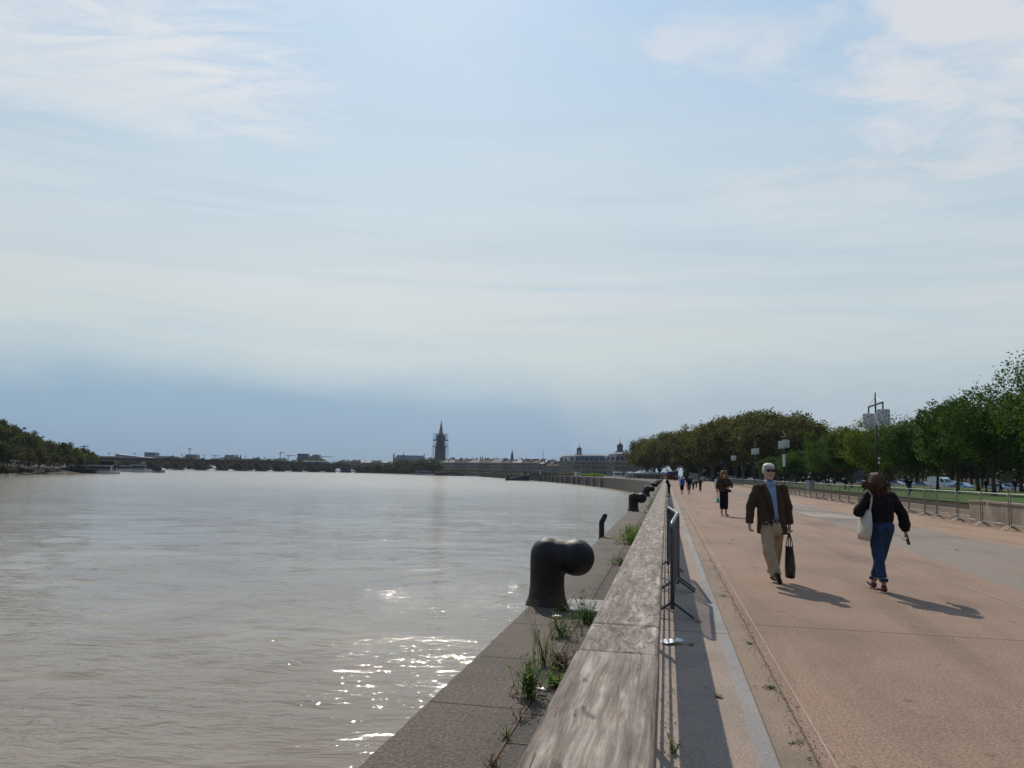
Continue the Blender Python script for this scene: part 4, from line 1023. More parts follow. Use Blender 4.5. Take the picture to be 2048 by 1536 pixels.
# -- white haired man
JM=dict(head=(-.045,-.05,1.69),neck=(-.035,0,1.535),chest=(-.02,0,1.33),pelvis=(.01,0,.98),
 shL=(-.205,0,1.425),elL=(-.315,.03,1.14),wrL=(-.355,-.04,.89),haL=(-.36,-.08,.79),
 shR=(.175,0,1.425),elR=(.265,.04,1.15),wrR=(.275,.0,.88),haR=(.265,-.02,.79),
 hpL=(-.075,0,.93),knL=(-.115,-.20,.50),anL=(-.06,-.36,.13),toL=(-.13,-.56,.215),heL=(-.035,-.42,.03),
 hpR=(.09,0,.93),knR=(.085,.06,.50),anR=(.05,.16,.10),toR=(.115,-.06,.03),heR=(.04,.17,.04))
pm=ground(1545,1166)
man=person((pm.x,pm.y,.0),0,'white haired man in brown tweed jacket and beige chinos walking towards the camera',
 dict(J=JM,w=1.12,hs=1.1,skin='skin2',top=dict(name='jacket',mat='jacket',hem=.74,hemw=(.235,.15),waist=.20,loose=.025,sleeve=(.085,.072,.06),seed=3),
 legs=dict(mat='chino',r=(.112,.092,.082),f=.97),shoe='leather',glasses=True,face=True,curlL=.6,curlR=1.0,csL=1,csR=1,
 hair=dict(mat='whitehair',amp=.008,fr=22,balls=[((0,.03,.045),.1,.92,1.0,.95),((0,-.03,.085),.075,1.0,1.05,.55),((-.06,.02,.01),.05,.75,1.1,1.3),((.06,.02,.01),.05,.75,1.1,1.3),((-.02,-.055,.088),.045,1.6,.8,.6)])))
def strip(parent,name,mat,rows,thick=.012):
    # rows: (z, xl, xr, y) front-facing band that wraps the chest
    mb=MB(); n=5; vs=[]
    for z,xl,xr,y in rows:
        for i in range(n):
            x=xl+(xr-xl)*i/(n-1); vs.append((x,y+ .9*(x+.02)**2*2,z))
    mb.add(vs,[(j*n+i,j*n+i+1,(j+1)*n+i+1,(j+1)*n+i) for j in range(len(rows)-1) for i in range(n-1)])
    o=mb.build(name,mat,parent,smooth=True); s_=o.modifiers.new('s','SOLIDIFY'); s_.thickness=thick; s_.offset=0; return o
Y0=-.168
strip(man,'shirt',M['shirt'],[(.955,-.005,.055,Y0),(1.10,-.018,.042,Y0-.008),(1.25,-.045,.030,Y0-.008),(1.36,-.072,.024,Y0),(1.44,-.10,.028,Y0+.03),(1.50,-.105,.025,Y0+.065),(1.545,-.10,.015,Y0+.09)])
strip(man,'belt',M['belt'],[(.925,-.025,.072,Y0-.006),(.957,-.025,.072,Y0-.006)],.016)
strip(man,'trouser_front',M['chino'],[(.715,-.085,.135,Y0+.02),(.80,-.055,.115,Y0+.005),(.927,-.03,.075,Y0)])
MB().box((.024,Y0-.018,.941),(.03,.008,.026)).build('buckle',M['galv'],man)
strip(man,'shirt_collar',M['shirt'],[(1.475,-.085,-.052,Y0+.032),(1.505,-.105,-.04,Y0+.045),(1.56,-.105,-.055,Y0+.10)],.012)
strip(man,'shirt_collar',M['shirt'],[(1.475,-.025,.012,Y0+.032),(1.505,-.04,.03,Y0+.045),(1.56,-.015,.035,Y0+.10)],.012)
strip(man,'lapel',M['jacket'],[(1.06,-.045,-.034,Y0-.012),(1.20,-.10,-.05,Y0-.012),(1.34,-.14,-.075,Y0-.002),(1.42,-.135,-.095,Y0+.022),(1.52,-.12,-.10,Y0+.085)],.02)
strip(man,'lapel',M['jacket'],[(1.06,.052,.064,Y0-.012),(1.20,.045,.095,Y0-.012),(1.34,.035,.105,Y0-.002),(1.42,.03,.075,Y0+.022),(1.52,.024,.045,Y0+.085)],.02)
MB().box((-.15,-.15,.90),(.10,.03,.035)).build('pocket_flap',M['jacket'],man,bevel=.008)
# bag held by the man
bg_=empty('shopping_bag',(pm.x+.262,pm.y-.02,0),0,'black shopping bag with rows of pale green marks held by the white haired man','bag')
g=MB(); g.rings([(0,0,.085,.055,.11),(.0,0,.10,.065,.125),(.005,0,.25,.072,.13),(0,0,.42,.06,.12),(-.005,0,.535,.05,.10),(-.005,0,.56,.06,.105)],18)
o=g.build('bag_body',M['leather'],bg_,smooth=True)
g=MB()
for x in(-.03,.03): g.path([(x*1.2,-.05,.55),(x*.8,-.03,.66),(.0,0,.775)],.008,6); g.path([(x*1.2,.05,.55),(x*.8,.03,.66),(.0,0,.775)],.008,6)
g.build('handle',M['leather'],bg_)
rg=random.Random(2); g=MB()
for k in range(15):
    z=.14+k*.020; x0=-.042+.004*math.sin(k)
    for q in range(4):
        if rg.random()<.9: g.box((x0+.012+q*.017,-.128+.9*abs(x0+.012+q*.017)**1.3+ (.0 if z<.4 else .012),z),(rg.uniform(.009,.015),.008,.006))
g.build('print',simple('pale green print',(.16,.24,.12),.7),bg_)
# -- woman in jeans, seen from behind (faces +Y)
JW=dict(head=(-.035,.03,1.575),neck=(-.02,0,1.44),chest=(0,0,1.24),pelvis=(.0,0,.95),
 shL=(-.165,0,1.36),elL=(-.315,.02,1.13),wrL=(-.20,.20,1.20),haL=(-.15,.26,1.27),
 shR=(.165,0,1.36),elR=(.315,.0,1.10),wrR=(.365,.03,.86),haR=(.375,.04,.77),
 hpL=(-.075,0,.92),knL=(-.052,.02,.52),anL=(-.012,-.04,.14),toL=(.0,.16,.03),heL=(-.005,-.08,.035),
 hpR=(.075,0,.92),knR=(.055,.14,.54),anR=(.035,.36,.12),toR=(.05,.58,.08),heR=(.04,.34,.03))
pw=ground(1767,1186)
# the body builder faces -Y: mirror the joints front to back and turn the root by 180 degrees
def turn(J): return {k:(-v[0],-v[1],v[2]) for k,v in J.items()}
woman=person((pw.x,pw.y,.0),PI,'woman with long windblown auburn hair, black top and blue jeans walking away from the camera',
 dict(J=turn(JW),w=.98,top=dict(name='top',mat='blacktop',hem=1.0,hemw=(.17,.12),waist=.165,loose=.03,sleeve=(.074,.078,.046),puff=True,seed=8),
 legs=dict(name='jeans',mat='jeans',r=(.108,.082,.064),f=.90),shoe='redshoe',solemat='sole',curlL=1.1,curlR=.9,
 hair=dict(mat='auburn',amp=.02,fr=14,balls=[((0,.0,.02),.118,1.0,1.05,1.05),((0,.05,-.05),.115,1.05,.8,1.2),((-.02,.06,-.16),.095,1.0,.7,1.2),((-.05,.06,-.25),.065,1.2,.8,1.0),((-.02,.05,-.23),.08,1.1,.8,.9),((.07,.02,-.07),.085,1.0,.9,1.1),((.13,.0,-.06),.055,1.5,.9,.75),((.165,-.01,-.045),.035,1.6,.9,.6)])))
g=MB(); rg=random.Random(4)
hc=V(turn(JW)['head'])
for k in range(170):
    a=rg.uniform(-1.2,1.2); p=hc+V((.10*math.sin(a),.075+.03*math.cos(a),rg.uniform(-.2,.05))); pts=[p]
    d=V((rg.gauss(-.1,.35)+ .4*math.sin(a),rg.uniform(.0,.35),-1)).normalized()
    for q in range(5): d=(d+V((rg.gauss(0,.22),rg.gauss(0,.15),.02))).normalized(); pts.append(pts[-1]+d*.035)
    g.path(pts,[.0035,.0035,.003,.003,.0025,.001],3,False)
for k in range(50):
    p=hc+V((.12,.0,rg.uniform(-.10,.02))); pts=[p]; d=V((1,rg.uniform(-.3,.3),rg.uniform(-.5,.3))).normalized()
    for q in range(4): d=(d+V((0,rg.gauss(0,.2),rg.gauss(0,.25)))).normalized(); pts.append(pts[-1]+d*.028)
    g.path(pts,[.0035,.003,.003,.0025,.001],3,False)
g.build('hair_strands',M['auburn'],woman)
for s in(-1,1): MB().rings([(0,0,-.022,.060,.060),(0,0,.022,.062,.062)],14).build('jeans_cuff',M['jeans'],woman,smooth=True,loc=((-JW['anL'][0],-JW['anL'][1],.185) if s<0 else (-JW['anR'][0],-JW['anR'][1]+.0,.165)))
# jeans back pockets
for sx in(-1,1): MB().box((sx*.075,.128,.90),(.085,.012,.10)).build('back_pocket',M['jeans'],woman,bevel=.01)
tb=empty('tote_bag',(pw.x-.235,pw.y-.02,0),R(8),'cream canvas tote bag hanging from the shoulder of the woman in jeans','bag')
g=MB(); g.rings([(-.025,0,.735,.035,.09),(-.03,0,.755,.058,.13),(-.022,0,.85,.064,.15),(-.005,0,.97,.05,.15),(.015,0,1.10,.034,.12),(.03,0,1.17,.024,.08)],18)
o=g.build('bag_body',M['canvas'],tb,smooth=True); add_noise(o.data,.012,10,2)
MB().path([(.03,-.06,1.15),(.045,-.085,1.28),(.06,-.075,1.38),(.065,0,1.435),(.06,.09,1.36),(.04,.08,1.15)],.014,6).build('strap',M['canvas'],tb)
ph=empty('mobile_phone',(pw.x+.385,pw.y+.03,.755),0,'black phone in the hand of the woman in jeans','phone')
MB().box((0,0,0),(.022,.07,.15)).build('phone_body',M['leather'],ph,rot=(0,R(-14),0),bevel=.006)
# -- curly haired woman walking towards the camera
JC=dict(head=(.0,-.02,1.60),neck=(0,0,1.45),chest=(0,0,1.25),pelvis=(.0,0,.95),
 shL=(-.17,0,1.37),elL=(-.225,.03,1.10),wrL=(-.245,-.02,.86),haL=(-.245,-.03,.77),
 shR=(.17,0,1.37),elR=(.30,.02,1.16),wrR=(.17,-.18,1.10),haR=(.10,-.22,1.09),
 hpL=(-.08,0,.92),knL=(-.08,-.02,.50),anL=(-.09,0,.10),toL=(-.12,-.2,.03),
 hpR=(.08,0,.92),knR=(.08,-.02,.50),anR=(.075,0,.10),toR=(.11,-.2,.03))
pc=ground(1448,1032)
cw=person((pc.x,pc.y,0),0,'woman with curly reddish hair and calf-length black skirt walking towards the camera',
 dict(J=JC,scale=1.06,w=1.0,skin='skin2',vox=.012,top=dict(name='top',mat='olive',hem=.93,hemw=(.19,.14),waist=.175,loose=.035,sleeve=(.08,.085,.075),len=.62),
 legs=dict(name='skirt',mat='blackcloth',skirt=(.155,.13),end=.27),shoe='leather',glasses=True,face=True,
 hair=dict(mat='curly',amp=.022,fr=20,balls=[((0,.04,.045),.115,1.15,1,.95),((0,-.02,.09),.085,1.25,1,.6),((-.10,.02,-.05),.06,.9,1.2,1.7),((.10,.02,-.05),.06,.9,1.2,1.7),((-.11,.0,-.13),.05,1,1.1,1.1),((.11,.0,-.13),.05,1,1.1,1.1)])))
g=MB().path([(-.12,-.14,1.38),(-.02,-.18,1.22),(.16,-.15,1.0)],.012,5); g.build('strap',M['blackcloth'],cw)
cb=empty('camera_bag',(pc.x+.17,pc.y-.2,1.02),0,'small black camera bag at the hip of the curly haired woman','bag')
MB().box((0,0,0),(.15,.09,.11)).build('bag_body',M['leather'],cb,bevel=.02); MB().cyl((0,-.045,0),(0,-.10,0),.04,n=12).build('lens_tube',M['leather'],cb)
gb=empty('plastic_bag',(pc.x-.26,pc.y-.04,.63),0,'small turquoise plastic bag in the hand of the curly haired woman','bag')
g=MB(); g.rings([(0,0,-.10,.055,.02),(0,0,-.08,.07,.03),(0,0,.04,.05,.025),(0,0,.12,.012,.012),(0,0,.17,.012,.012)],12); o=g.build('bag_body',M['greenbag'],gb,smooth=True); add_noise(o.data,.012,14)
# -- smaller figures
def stdJ(stride=.12,arm=.06,lean=0,lift=0):
    return dict(head=(0,-.02-lean,1.60),neck=(0,-lean*.8,1.45),chest=(0,-lean*.5,1.25),pelvis=(0,0,.95),
     shL=(-.18,-lean*.6,1.37),elL=(-.24,arm*.4-lean*.5,1.10),wrL=(-.25,-arm,.86),haL=(-.25,-arm-.03,.77),
     shR=(.18,-lean*.6,1.37),elR=(.24,-arm*.2-lean*.5,1.10),wrR=(.25,arm,.86),haR=(.25,arm,.77),
     hpL=(-.085,0,.92),knL=(-.085,-stride*.9,.50),anL=(-.08,-stride,.10),toL=(-.09,-stride-.2,.03),
     hpR=(.085,0,.92),knR=(.085,stride*.1,.50),anR=(.08,stride*1.3,.12),toR=(.09,stride*1.3-.2,.03))
HS=dict(mat='darkhair',amp=.006,fr=20,balls=[((0,.03,.04),.1,.88,.95,.9),((0,-.01,.075),.08,.95,1.05,.6)])
def far(u,v,px,label,P,rz,group=None,z=0):
    p=ground(u,v,z); d=p.y; h=px/FPX*d; P.setdefault('J',stdJ()); P['scale']=h/1.74; P.setdefault('hair',HS); P.setdefault('vox',.014)
    return person((p.x,p.y,z),rz,label,P,group,.016,.013),p
J=stdJ(.04,.1,.25); J['elL']=(-.2,-.35,1.10); J['wrL']=(-.12,-.55,1.15); J['haL']=(-.1,-.62,1.16); J['elR']=(.2,-.35,1.10); J['wrR']=(.12,-.55,1.15); J['haR']=(.1,-.62,1.16)
far(1338.5,994,41,'person with reddish hair in black clothes leaning on the wooden handrail',dict(J=J,hair=dict(HS,mat='curly'),top=dict(name='top',mat='blackcloth',hem=.86),legs=dict(mat='blackcloth',f=.72,r=(.1,.075,.07)),shoe='leather'),R(-100))
r,p=far(1364,989,36,'person in white shirt and black shorts, left of the pair walking away',dict(J=turn(stdJ(.1)) and stdJ(.1),top=dict(name='top',mat='whitecloth',hem=.9,len=.4,sleeve=(.08,.07,.06)),legs=dict(name='shorts',mat='blackcloth',f=.6,r=(.11,.085,.08)),shoe='leather'),PI-.1)
bp=empty('backpack',(p.x,p.y-.18,1.22*r.scale.x),0,'blue backpack on the back of the left walker of the pair','backpack'); MB().box((0,0,0),(.34,.20,.48)).build('pack',M['bluecloth'],bp,bevel=.06)
r,p=far(1378,989,37,'person in dark t-shirt and grey shorts, right of the pair walking away',dict(top=dict(name='top',mat='blackcloth',hem=.88,len=.4,sleeve=(.08,.07,.06)),legs=dict(name='shorts',mat='greycloth',f=.6,r=(.11,.09,.085)),shoe='leather'),PI-.1)
bp=empty('backpack',(p.x,p.y-.18,1.22*r.scale.x),0,'black backpack on the back of the right walker of the pair','backpack'); MB().box((0,0,0),(.32,.20,.46)).build('pack',M['blackcloth'],bp,bevel=.06)
J=stdJ(.1); J['elL']=(-.27,-.02,1.14); J['wrL']=(-.12,-.16,1.25); J['haL']=(-.08,-.18,1.33); J['elR']=(.27,-.02,1.14); J['wrR']=(.12,-.16,1.25); J['haR']=(.08,-.18,1.33)
far(1400.5,983.5,27,'person all in black with pale shoes walking towards the camera',dict(J=J,top=dict(name='top',mat='blackcloth',hem=.88),legs=dict(mat='blackcloth',f=1,r=(.09,.07,.06)),shoe='sole'),0)
far(1386.5,980,21,'small dark person partly behind the right backpacker',dict(top=dict(name='top',mat='greycloth',hem=.88),legs=dict(mat='blackcloth'),shoe='leather'),0)
far(1392.5,976,17,'distant person in dark clothes behind the person all in black',dict(top=dict(name='top',mat='blackcloth',hem=.88),legs=dict(mat='blackcloth'),shoe='leather'),0)
far(1433.5,984,30,'person in white shirt and pale trousers just left of the curly haired woman',dict(top=dict(name='top',mat='whitecloth',hem=.84,len=.5),legs=dict(mat='canvas'),shoe='leather'),PI)
def on_lawn(u,d,px,label,P,rz,fs=1):
    p=D(u,960,d); s_=p.x*math.cos(QA)-p.y*math.sin(QA); z=lawn_z(s_) if s_<56 else 0
    P.setdefault('J',stdJ()); P.setdefault('hair',HS); P['scale']=px/FPX*d/1.74
    return person((p.x,p.y,z),rz,label,P,None,.016,.013)
mn=on_lawn(1817,60,42,'man in a black t-shirt and jeans standing on the lawn behind the barriers',dict(w=1.1,top=dict(name='top',mat='blackcloth',hem=.86,len=.45,loose=.04,sleeve=(.09,.08,.07)),legs=dict(mat='jeans',r=(.11,.09,.08)),shoe='leather'),0)
MB().box((0,-.165,1.30),(.18,.01,.06)).build('shirt_print',M['white'],mn)
on_lawn(1971,98,28,'dark dressed person standing under the trees left of the road sign',dict(top=dict(name='top',mat='blackcloth',hem=.86),legs=dict(mat='blackcloth'),shoe='leather'),.3)
on_lawn(2000,105,27,'person in a brown coat walking under the trees by the road sign',dict(top=dict(name='coat',mat='jacket',hem=.62),legs=dict(mat='blackcloth'),shoe='leather'),1.2)
on_lawn(2029,110,26,'pale haired person in black at the far right under the trees',dict(hair=dict(HS,mat='whitehair'),top=dict(name='top',mat='blackcloth',hem=.8),legs=dict(mat='jeans'),shoe='leather'),0)
on_lawn(1690,90,24,'dark seated looking person by the bust pedestal at the lawn',dict(top=dict(name='top',mat='blackcloth',hem=.8),legs=dict(mat='blackcloth'),shoe='leather'),.5)
# crowd near the tents, simple copies of one small figure
f0,_p=far(1262,953,9,'tiny dark figure walking on the quay in front of the white tents',dict(top=dict(name='top',mat='greycloth',hem=.88),legs=dict(mat='blackcloth'),shoe='leather'),0,'people in front of the tents')
f0['group']='people in front of the tents'
def clone_person(root,loc,rz,label,group,s,mat=None):
    c=copy_tree(root); c.location=loc; c.rotation_euler=(0,0,rz); c.scale=(s,s,s); c['label']=label; c['group']=group
    if mat:
        for k in c.children:
            if k.name.startswith('top'): k.material_slots[0].link='OBJECT'; k.material_slots[0].material=M[mat]
    return c
for i,(u,d) in enumerate(((1246,395),(1250,380),(1256,400),(1266,370),(1274,380),(1290,360),(1300,350),(1312,340))):
    p=D(u,950,d); clone_person(f0,(p.x,p.y,-.03),i,'tiny dark figure walking on the quay in front of the white tents','people in front of the tents',1.0,['greycloth','bluecloth','blackcloth'][i%3])
for i,(u,d,mt) in enumerate(((1352,260,'whitecloth'),(1358,270,'redshoe'),(1364,265,'whitecloth'),(1371,255,'blackcloth'),(1380,240,'whitecloth'),(1418,235,'bluecloth'),(1426,230,'blackcloth'),(1350,235,'blackcloth'),(1535,190,'greycloth'),(1668,150,'blackcloth'))):
    p=D(u,950,d); clone_person(f0,(p.x,p.y,0),i*.7,'tiny person among the plane tree trunks at the far end of the promenade','people under the plane trees',.98,mt)
# ---------------------------------------------------------------- bridge
bE=Vector((-188,970,0)); bD=Vector((-.618,-.786,0)); bn=Vector((bD.y,-bD.x,0)); SP=24.0
bridge=empty('stone_bridge',bE,math.atan2(bD.y,bD.x),'long low brick and stone bridge with many arches crossing the river','bridge')
def deck(x): return 4.0+2.3*math.sin(PI*min(1,max(0,x/(16*SP))))
NSP=16
for k in range(NSP):
    x0=k*SP; zt0,zt1=deck(x0),deck(x0+SP); r0=3.0; n=14
    mb=MB(); pts=[]; hw=SP/2-1.6; rise=zt0-1.5-(-2.0)
    lo=[(x0+1.6+2*hw*i/n, -2.6+ (min(zt0,zt1)-1.35+2.6)*math.sin(PI*i/n)**.62) for i in range(n+1)]
    for y in(-6,6):
        b=len(mb.v); top=[(x,y,zt0+(zt1-zt0)*(x-x0)/SP) for x,z in lo]; bot=[(x,y,z) for x,z in lo]
        mb.add(top+bot,[(i,i+1,i+n+2,i+n+1) for i in range(n)])
    mb.add([(x,y,z) for y in(-6,6) for x,z in lo],[(i,i+1,i+n+2,i+n+1) for i in range(n)])
    mb.add([(x,y,zt0+(zt1-zt0)*(x-x0)/SP) for y in(-6,6) for x,z in lo],[(i,i+1,i+n+2,i+n+1) for i in range(n)])
    mb.build('arch_span',M['brickarch'],bridge)
    mb=MB(); mb2=MB()
    for i in range(n):
        (xa,za),(xb,zb)=lo[i],lo[i+1]
        mb.bar((xa,-6.12,za),(xb,-6.12,zb),.25,.55); mb2.bar((xa,6.12,za),(xb,6.12,zb),.25,.55)
    mb.build('arch_ring',M['bridgestone'],bridge); mb2.build('arch_ring',M['bridgestone'],bridge)
for k in range(NSP+1):
    x=k*SP; z=deck(x); mb=MB().box((x,0,(z-5)/2),(3.24,12,z+5)); mb.build('pier',M['brickarch'],bridge)
    MB().prism([(x-2.9,-7.5),(x,-10),(x+2.9,-7.5),(x+2.9,7.5),(x,10),(x-2.9,7.5)],-5,-2.9).build('pier_foot',M['black'],bridge)
    MB().cyl((x,-6.2,z-2.2),(x,-6.0,z-2.2),.9,n=10).cyl((x,6.0,z-2.2),(x,6.2,z-2.2),.9,n=10).build('medallion',M['bridgestone'],bridge)
mb=MB()
for k in range(NSP):
    for y in(-6.1,6.1): mb.bar((k*SP,y,deck(k*SP)+.35),((k+1)*SP,y,deck(k*SP+SP)+.35),.45,1.1)
mb.build('parapet',M['brickarch'],bridge)
lp=MB().cyl((0,0,0),(0,0,4.2),.12,n=5).bar((-.9,0,3.7),(.9,0,3.7),.1,.1).lathe([(.12,0),(.28,.2),(.28,.8),(.08,1.0)],(-.9,0,3.6),6).lathe([(.12,0),(.28,.2),(.28,.8),(.08,1.0)],(.9,0,3.6),6).lathe([(.12,0),(.28,.2),(.28,.8),(.08,1.0)],(0,0,4.1),6).mesh('bridge_lamp',M['black'])
for k in range(1,NSP):
    p=bE+bD*(k*SP); q=p+bn*-5.5
    o=link('bridge_lamp',lp,None,None,(q.x,q.y,deck(k*SP)+.8)); o.rotation_euler=(0,0,math.atan2(bD.y,bD.x)); tag(o,'small three-armed lamp post above a pier of the bridge','street lamp','lamps along the bridge')
tr=empty('tram',bE+bD*60+Vector((0,0,deck(60)+.4)),math.atan2(bD.y,bD.x)+R(.6),'dark tram crossing the right part of the bridge','tram')
for i in range(5): MB().box((i*7-4,-2,1.75),(6.7,2.4,2.9)).build('carriage',M['panel_b'],tr,bevel=.3); MB().box((i*7-4,-2,2.1),(5.8,2.44,1.0)).build('window_band',M['glass'],tr)
# ---------------------------------------------------------------- generic building
winm={}
def bld(name,u0,u1,vt,dist,mat,label,rmat=None,roof=0,floors=0,cols=0,zb=-.1,depth=14,dist1=None,group=None,cat='building',roofin=.0,win=None,chim=0,dormer=0):
    """front between pixel columns u0,u1 at distance dist(..dist1); vt = top edge of wall"""
    d1=dist if dist1 is None else dist1
    a=D(u0,vt,dist); b=D(u1,vt if not isinstance(vt,tuple) else vt[1],d1)
    h=a.z-zb; a2=Vector((a.x,a.y,0)); b2=Vector((b.x,b.y,0)); dv=b2-a2; L=dv.length; ang=math.atan2(dv.y,dv.x)
    r=empty(name,(a.x,a.y,zb),ang,label,cat,group)
    MB().box((L/2,depth/2,h/2),(L,depth,h)).build('wall',mat,r)
    MB().box((L/2,depth/2-.15,h-.3),(L+.5,depth+.7,.5)).build('cornice',mat,r)
    if roof:
        ri=roofin or depth*.35; mb=MB()
        x0,x1=-.1,L+.1
        mb.add([(x0,-.2,h),(x1,-.2,h),(x1,depth,h),(x0,depth,h),(x0+ri*.5,ri,h+roof),(x1-ri*.5,ri,h+roof),(x1-ri*.5,depth-ri,h+roof),(x0+ri*.5,depth-ri,h+roof)],[(0,1,5,4),(1,2,6,5),(2,3,7,6),(3,0,4,7),(4,5,6,7),(3,2,1,0)])
        ro=mb.build('roof',rmat,r)
        for c in range(chim):
            x=(c+.5+rnd.uniform(-.3,.3))*L/chim; MB().box((x,rnd.uniform(2,depth-3),h+roof*.8),(rnd.uniform(1.0,2.0),.9,rnd.uniform(1.6,3.2))).build('chimney',M['tile'],ro)
        for c in range(dormer):
            x=(c+.5)*L/dormer; MB().box((x,.9,h+roof*.32),(1.5,1.8,roof*.42)).build('dormer',mat,ro)
    if floors and cols:
        ww,wh=(win or (min(1.5,L/cols*.5),h/floors*.55)); key=(round(ww,2),round(wh,2))
        if key not in winm: winm[key]=MB().box((0,-.03,0),(ww,.12,wh)).mesh('window',M['pane'])
        for f_ in range(floors):
            for c in range(cols): link('window',winm[key],None,r,((c+.5)*L/cols,0,(f_+.55)*h/floors))
    return r,L,h
# skyline blocks far beyond the bridge
B=[(200,226,912,1400,'panel_r','low reddish block right of the left bank trees',2,3),(226,236,914,1380,'panel_b','low blue roofed block beside the wedge building',1,2),
(289,312,904.5,1500,'panel_b','dark blue square block behind the wedge building',4,4),(300,328,911.5,1450,'panel_g','grey block in front of the dark blue one',3,5),(327,353,912.5,1420,'panel_g','long low grey block right of the dark blue one',3,6),
(371,394,912,1430,'panel_g','grey block under construction beneath the small crane',3,6),(451,468,909.5,1460,'panel_g','grey gridded block left of the twin spired church',4,4),
(595,615,907,1350,'panel_b','tall dark glass block right of the cranes',5,4),(619,640,912,1370,'panel_g','stepped pale grey block beside the tall dark glass one',4,5),(470,520,917,1350,'panel_b','long low building beyond the middle of the bridge',1,9),(520,560,919,1380,'panel_g','low grey building under the cranes',1,6)]
for u0,u1,v,d,mt,lab,fl,cl in B: bld('city_block',u0,u1,v,d,M[mt],lab,floors=fl,cols=cl,group='modern blocks beyond the bridge')
r_,L_,h_=bld('city_block',371,394,908.5,1432,M['panel_g'],'roof frame storey on top of the grey block under construction',floors=1,cols=6,zb=14.5)
bld('city_block',625,638,909,1372,M['panel_g'],'upper storey of the stepped pale grey block',zb=15)
# wedge shaped museum
a=D(231,907,1380); b=D(300,915.5,1380); r=empty('wedge_building',(a.x,a.y,0),0,'pale wedge shaped building sloping down to the right beyond the bridge','building')
MB().prismY([(0,0),(0,a.z),(14,a.z-2),(b.x-a.x,b.z),(b.x-a.x,0)],0,20).build('wall',M['panel_w'],r)
MB().prismY([(1,0),(1,a.z-6),(b.x-a.x-1,b.z-4),(b.x-a.x-1,0)],-.3,-.1).build('facade_panel',M['panel_g'],r)
def crane(u,vm,vj0,uj0,uj1,d,lab,vj1=None):
    a=D(u,vm,d); r=empty('tower_crane',(a.x,a.y,0),0,lab,'crane','tower cranes beyond the bridge')
    MB().bar((0,0,0),(0,0,a.z),.9,.9,up=Vector((0,1,0))).build('mast',M['steelcrane'],r)
    p=D(uj0,vj0,d); q=D(uj1,vj1 or vj0,d)
    MB().bar((p.x-a.x,0,p.z),(q.x-a.x,0,q.z),.8,.8).build('jib',M['steelcrane'],r)
    MB().bar((0,0,a.z),(p.x-a.x,0,p.z),.3,.3).bar((0,0,a.z),(q.x-a.x,0,q.z),.3,.3).build('tie',M['steelcrane'],r)
crane(380,896,898,375,384,1450,'small crane on the grey block under construction')
crane(561,904,907,558,569,1400,'thin crane with raised jib left of the glass block',905)
crane(577,910,911.5,571,593,1380,'wide crane with long level jib left of the glass block')
crane(549,917,918,540,562,1380,'low crane jib left of the thin crane')
crane(646,912.5,913.5,645,668,1420,'long level jib right of the stepped block')
crane(169,891,893,160,178,1000,'small crane behind the left bank trees')
crane(430,910.5,911.5,423,439,1450,'tiny crane over the middle of the bridge')
for u,v in ((475,908.5),(481,909)):
    a=D(u,v,1400); r=empty('church_spire',(a.x,a.y,0),0,['left','right'][u>478]+' one of two small dark church spires beyond the bridge','church'); MB().lathe([(3.0,0),(3.0,a.z*.62),(.2,a.z)],n=8).build('spire',M['slate'],r)
# church nave
r,L,h=bld('church_nave',786,849,921,1120,M['stone2'],'long dark church nave with steep slate roof left of the scaffolded tower',M['slate'],8.2,2,10,depth=20,roofin=9,cat='church',win=(1.6,6))
for x in(1,L*.33,L-1): MB().lathe([(1.1,0),(1.1,h+7),(.1,h+12)],(x,0,0),6).build('pinnacle',M['stone2'],r)
MB().prismY([(L*.27,h-3),(L*.42,h-3),(L*.345,h+8)],-2,6).build('gable',M['stone2'],r)
# bell tower with scaffolding
a=D(879.5,868,1100); zt=a.z; base=D(880,925,1100); cx,cy=base.x,base.y
tw=empty('bell_tower',(cx,cy,0),0,'tall stone bell tower with a slim spire','church tower')
k_=1100/FPX
zs=lambda v:D(880,v,1100).z
MB().lathe([(7.6,0),(7.2,zs(895)),(6.3,zs(893)),(5.6,zs(880)),(5.2,zs(879)),(4.6,zs(872))],n=8).build('shaft',M['stone2'],tw)
for k in range(8):
    an=k*PI/4+PI/8; MB().bar((7.4*math.cos(an),7.4*math.sin(an),0),(6.6*math.cos(an),6.6*math.sin(an),zs(893)),1.4,1.4,up=Vector((0,1,0))).build('buttress',M['stone2'],tw)
MB().lathe([(3.6,zs(872)),(2.6,zs(862)),(1.6,zs(853)),(.5,zs(845)),(.12,zs(839.5))],n=8).build('spire',M['stone'],tw)
MB().box((1,-6.2,zs(879)),(5,1.2,1.6)).build('light_platform',M['zinc'],tw)
sf=empty('scaffolding',(cx,cy,0),0,'blue grey scaffolding cage around the bell tower','scaffolding')
hw=10.3
for lev,(v0,v1,w_) in enumerate(((926,893,10.6),(893,880,9.6),(880,868,9.4))):
    z0,z1=max(0,zs(v0)),zs(v1); mb=MB()
    for sx in(-1,-.62,.62,1):
        for sy in(-1,1): mb.bar((sx*w_,sy*w_,z0),(sx*w_,sy*w_,z1),.35,.35,up=Vector((0,1,0)))
    n=int((z1-z0)/2.6)
    for i in range(n+1):
        z=z0+(z1-z0)*i/n
        for s1 in(-1,1):
            if lev==0:
                mb.bar((-w_,s1*w_,z),(-w_*.62,s1*w_,z),.2,.2); mb.bar((w_*.62,s1*w_,z),(w_,s1*w_,z),.2,.2)
            else: mb.bar((-w_,s1*w_,z),(w_,s1*w_,z),.3,.45 if i%2 else .25)
            mb.bar((s1*w_,-w_,z),(s1*w_,w_,z),.2,.2)
    mb.build('scaffold_stage',M['scaf'],sf)
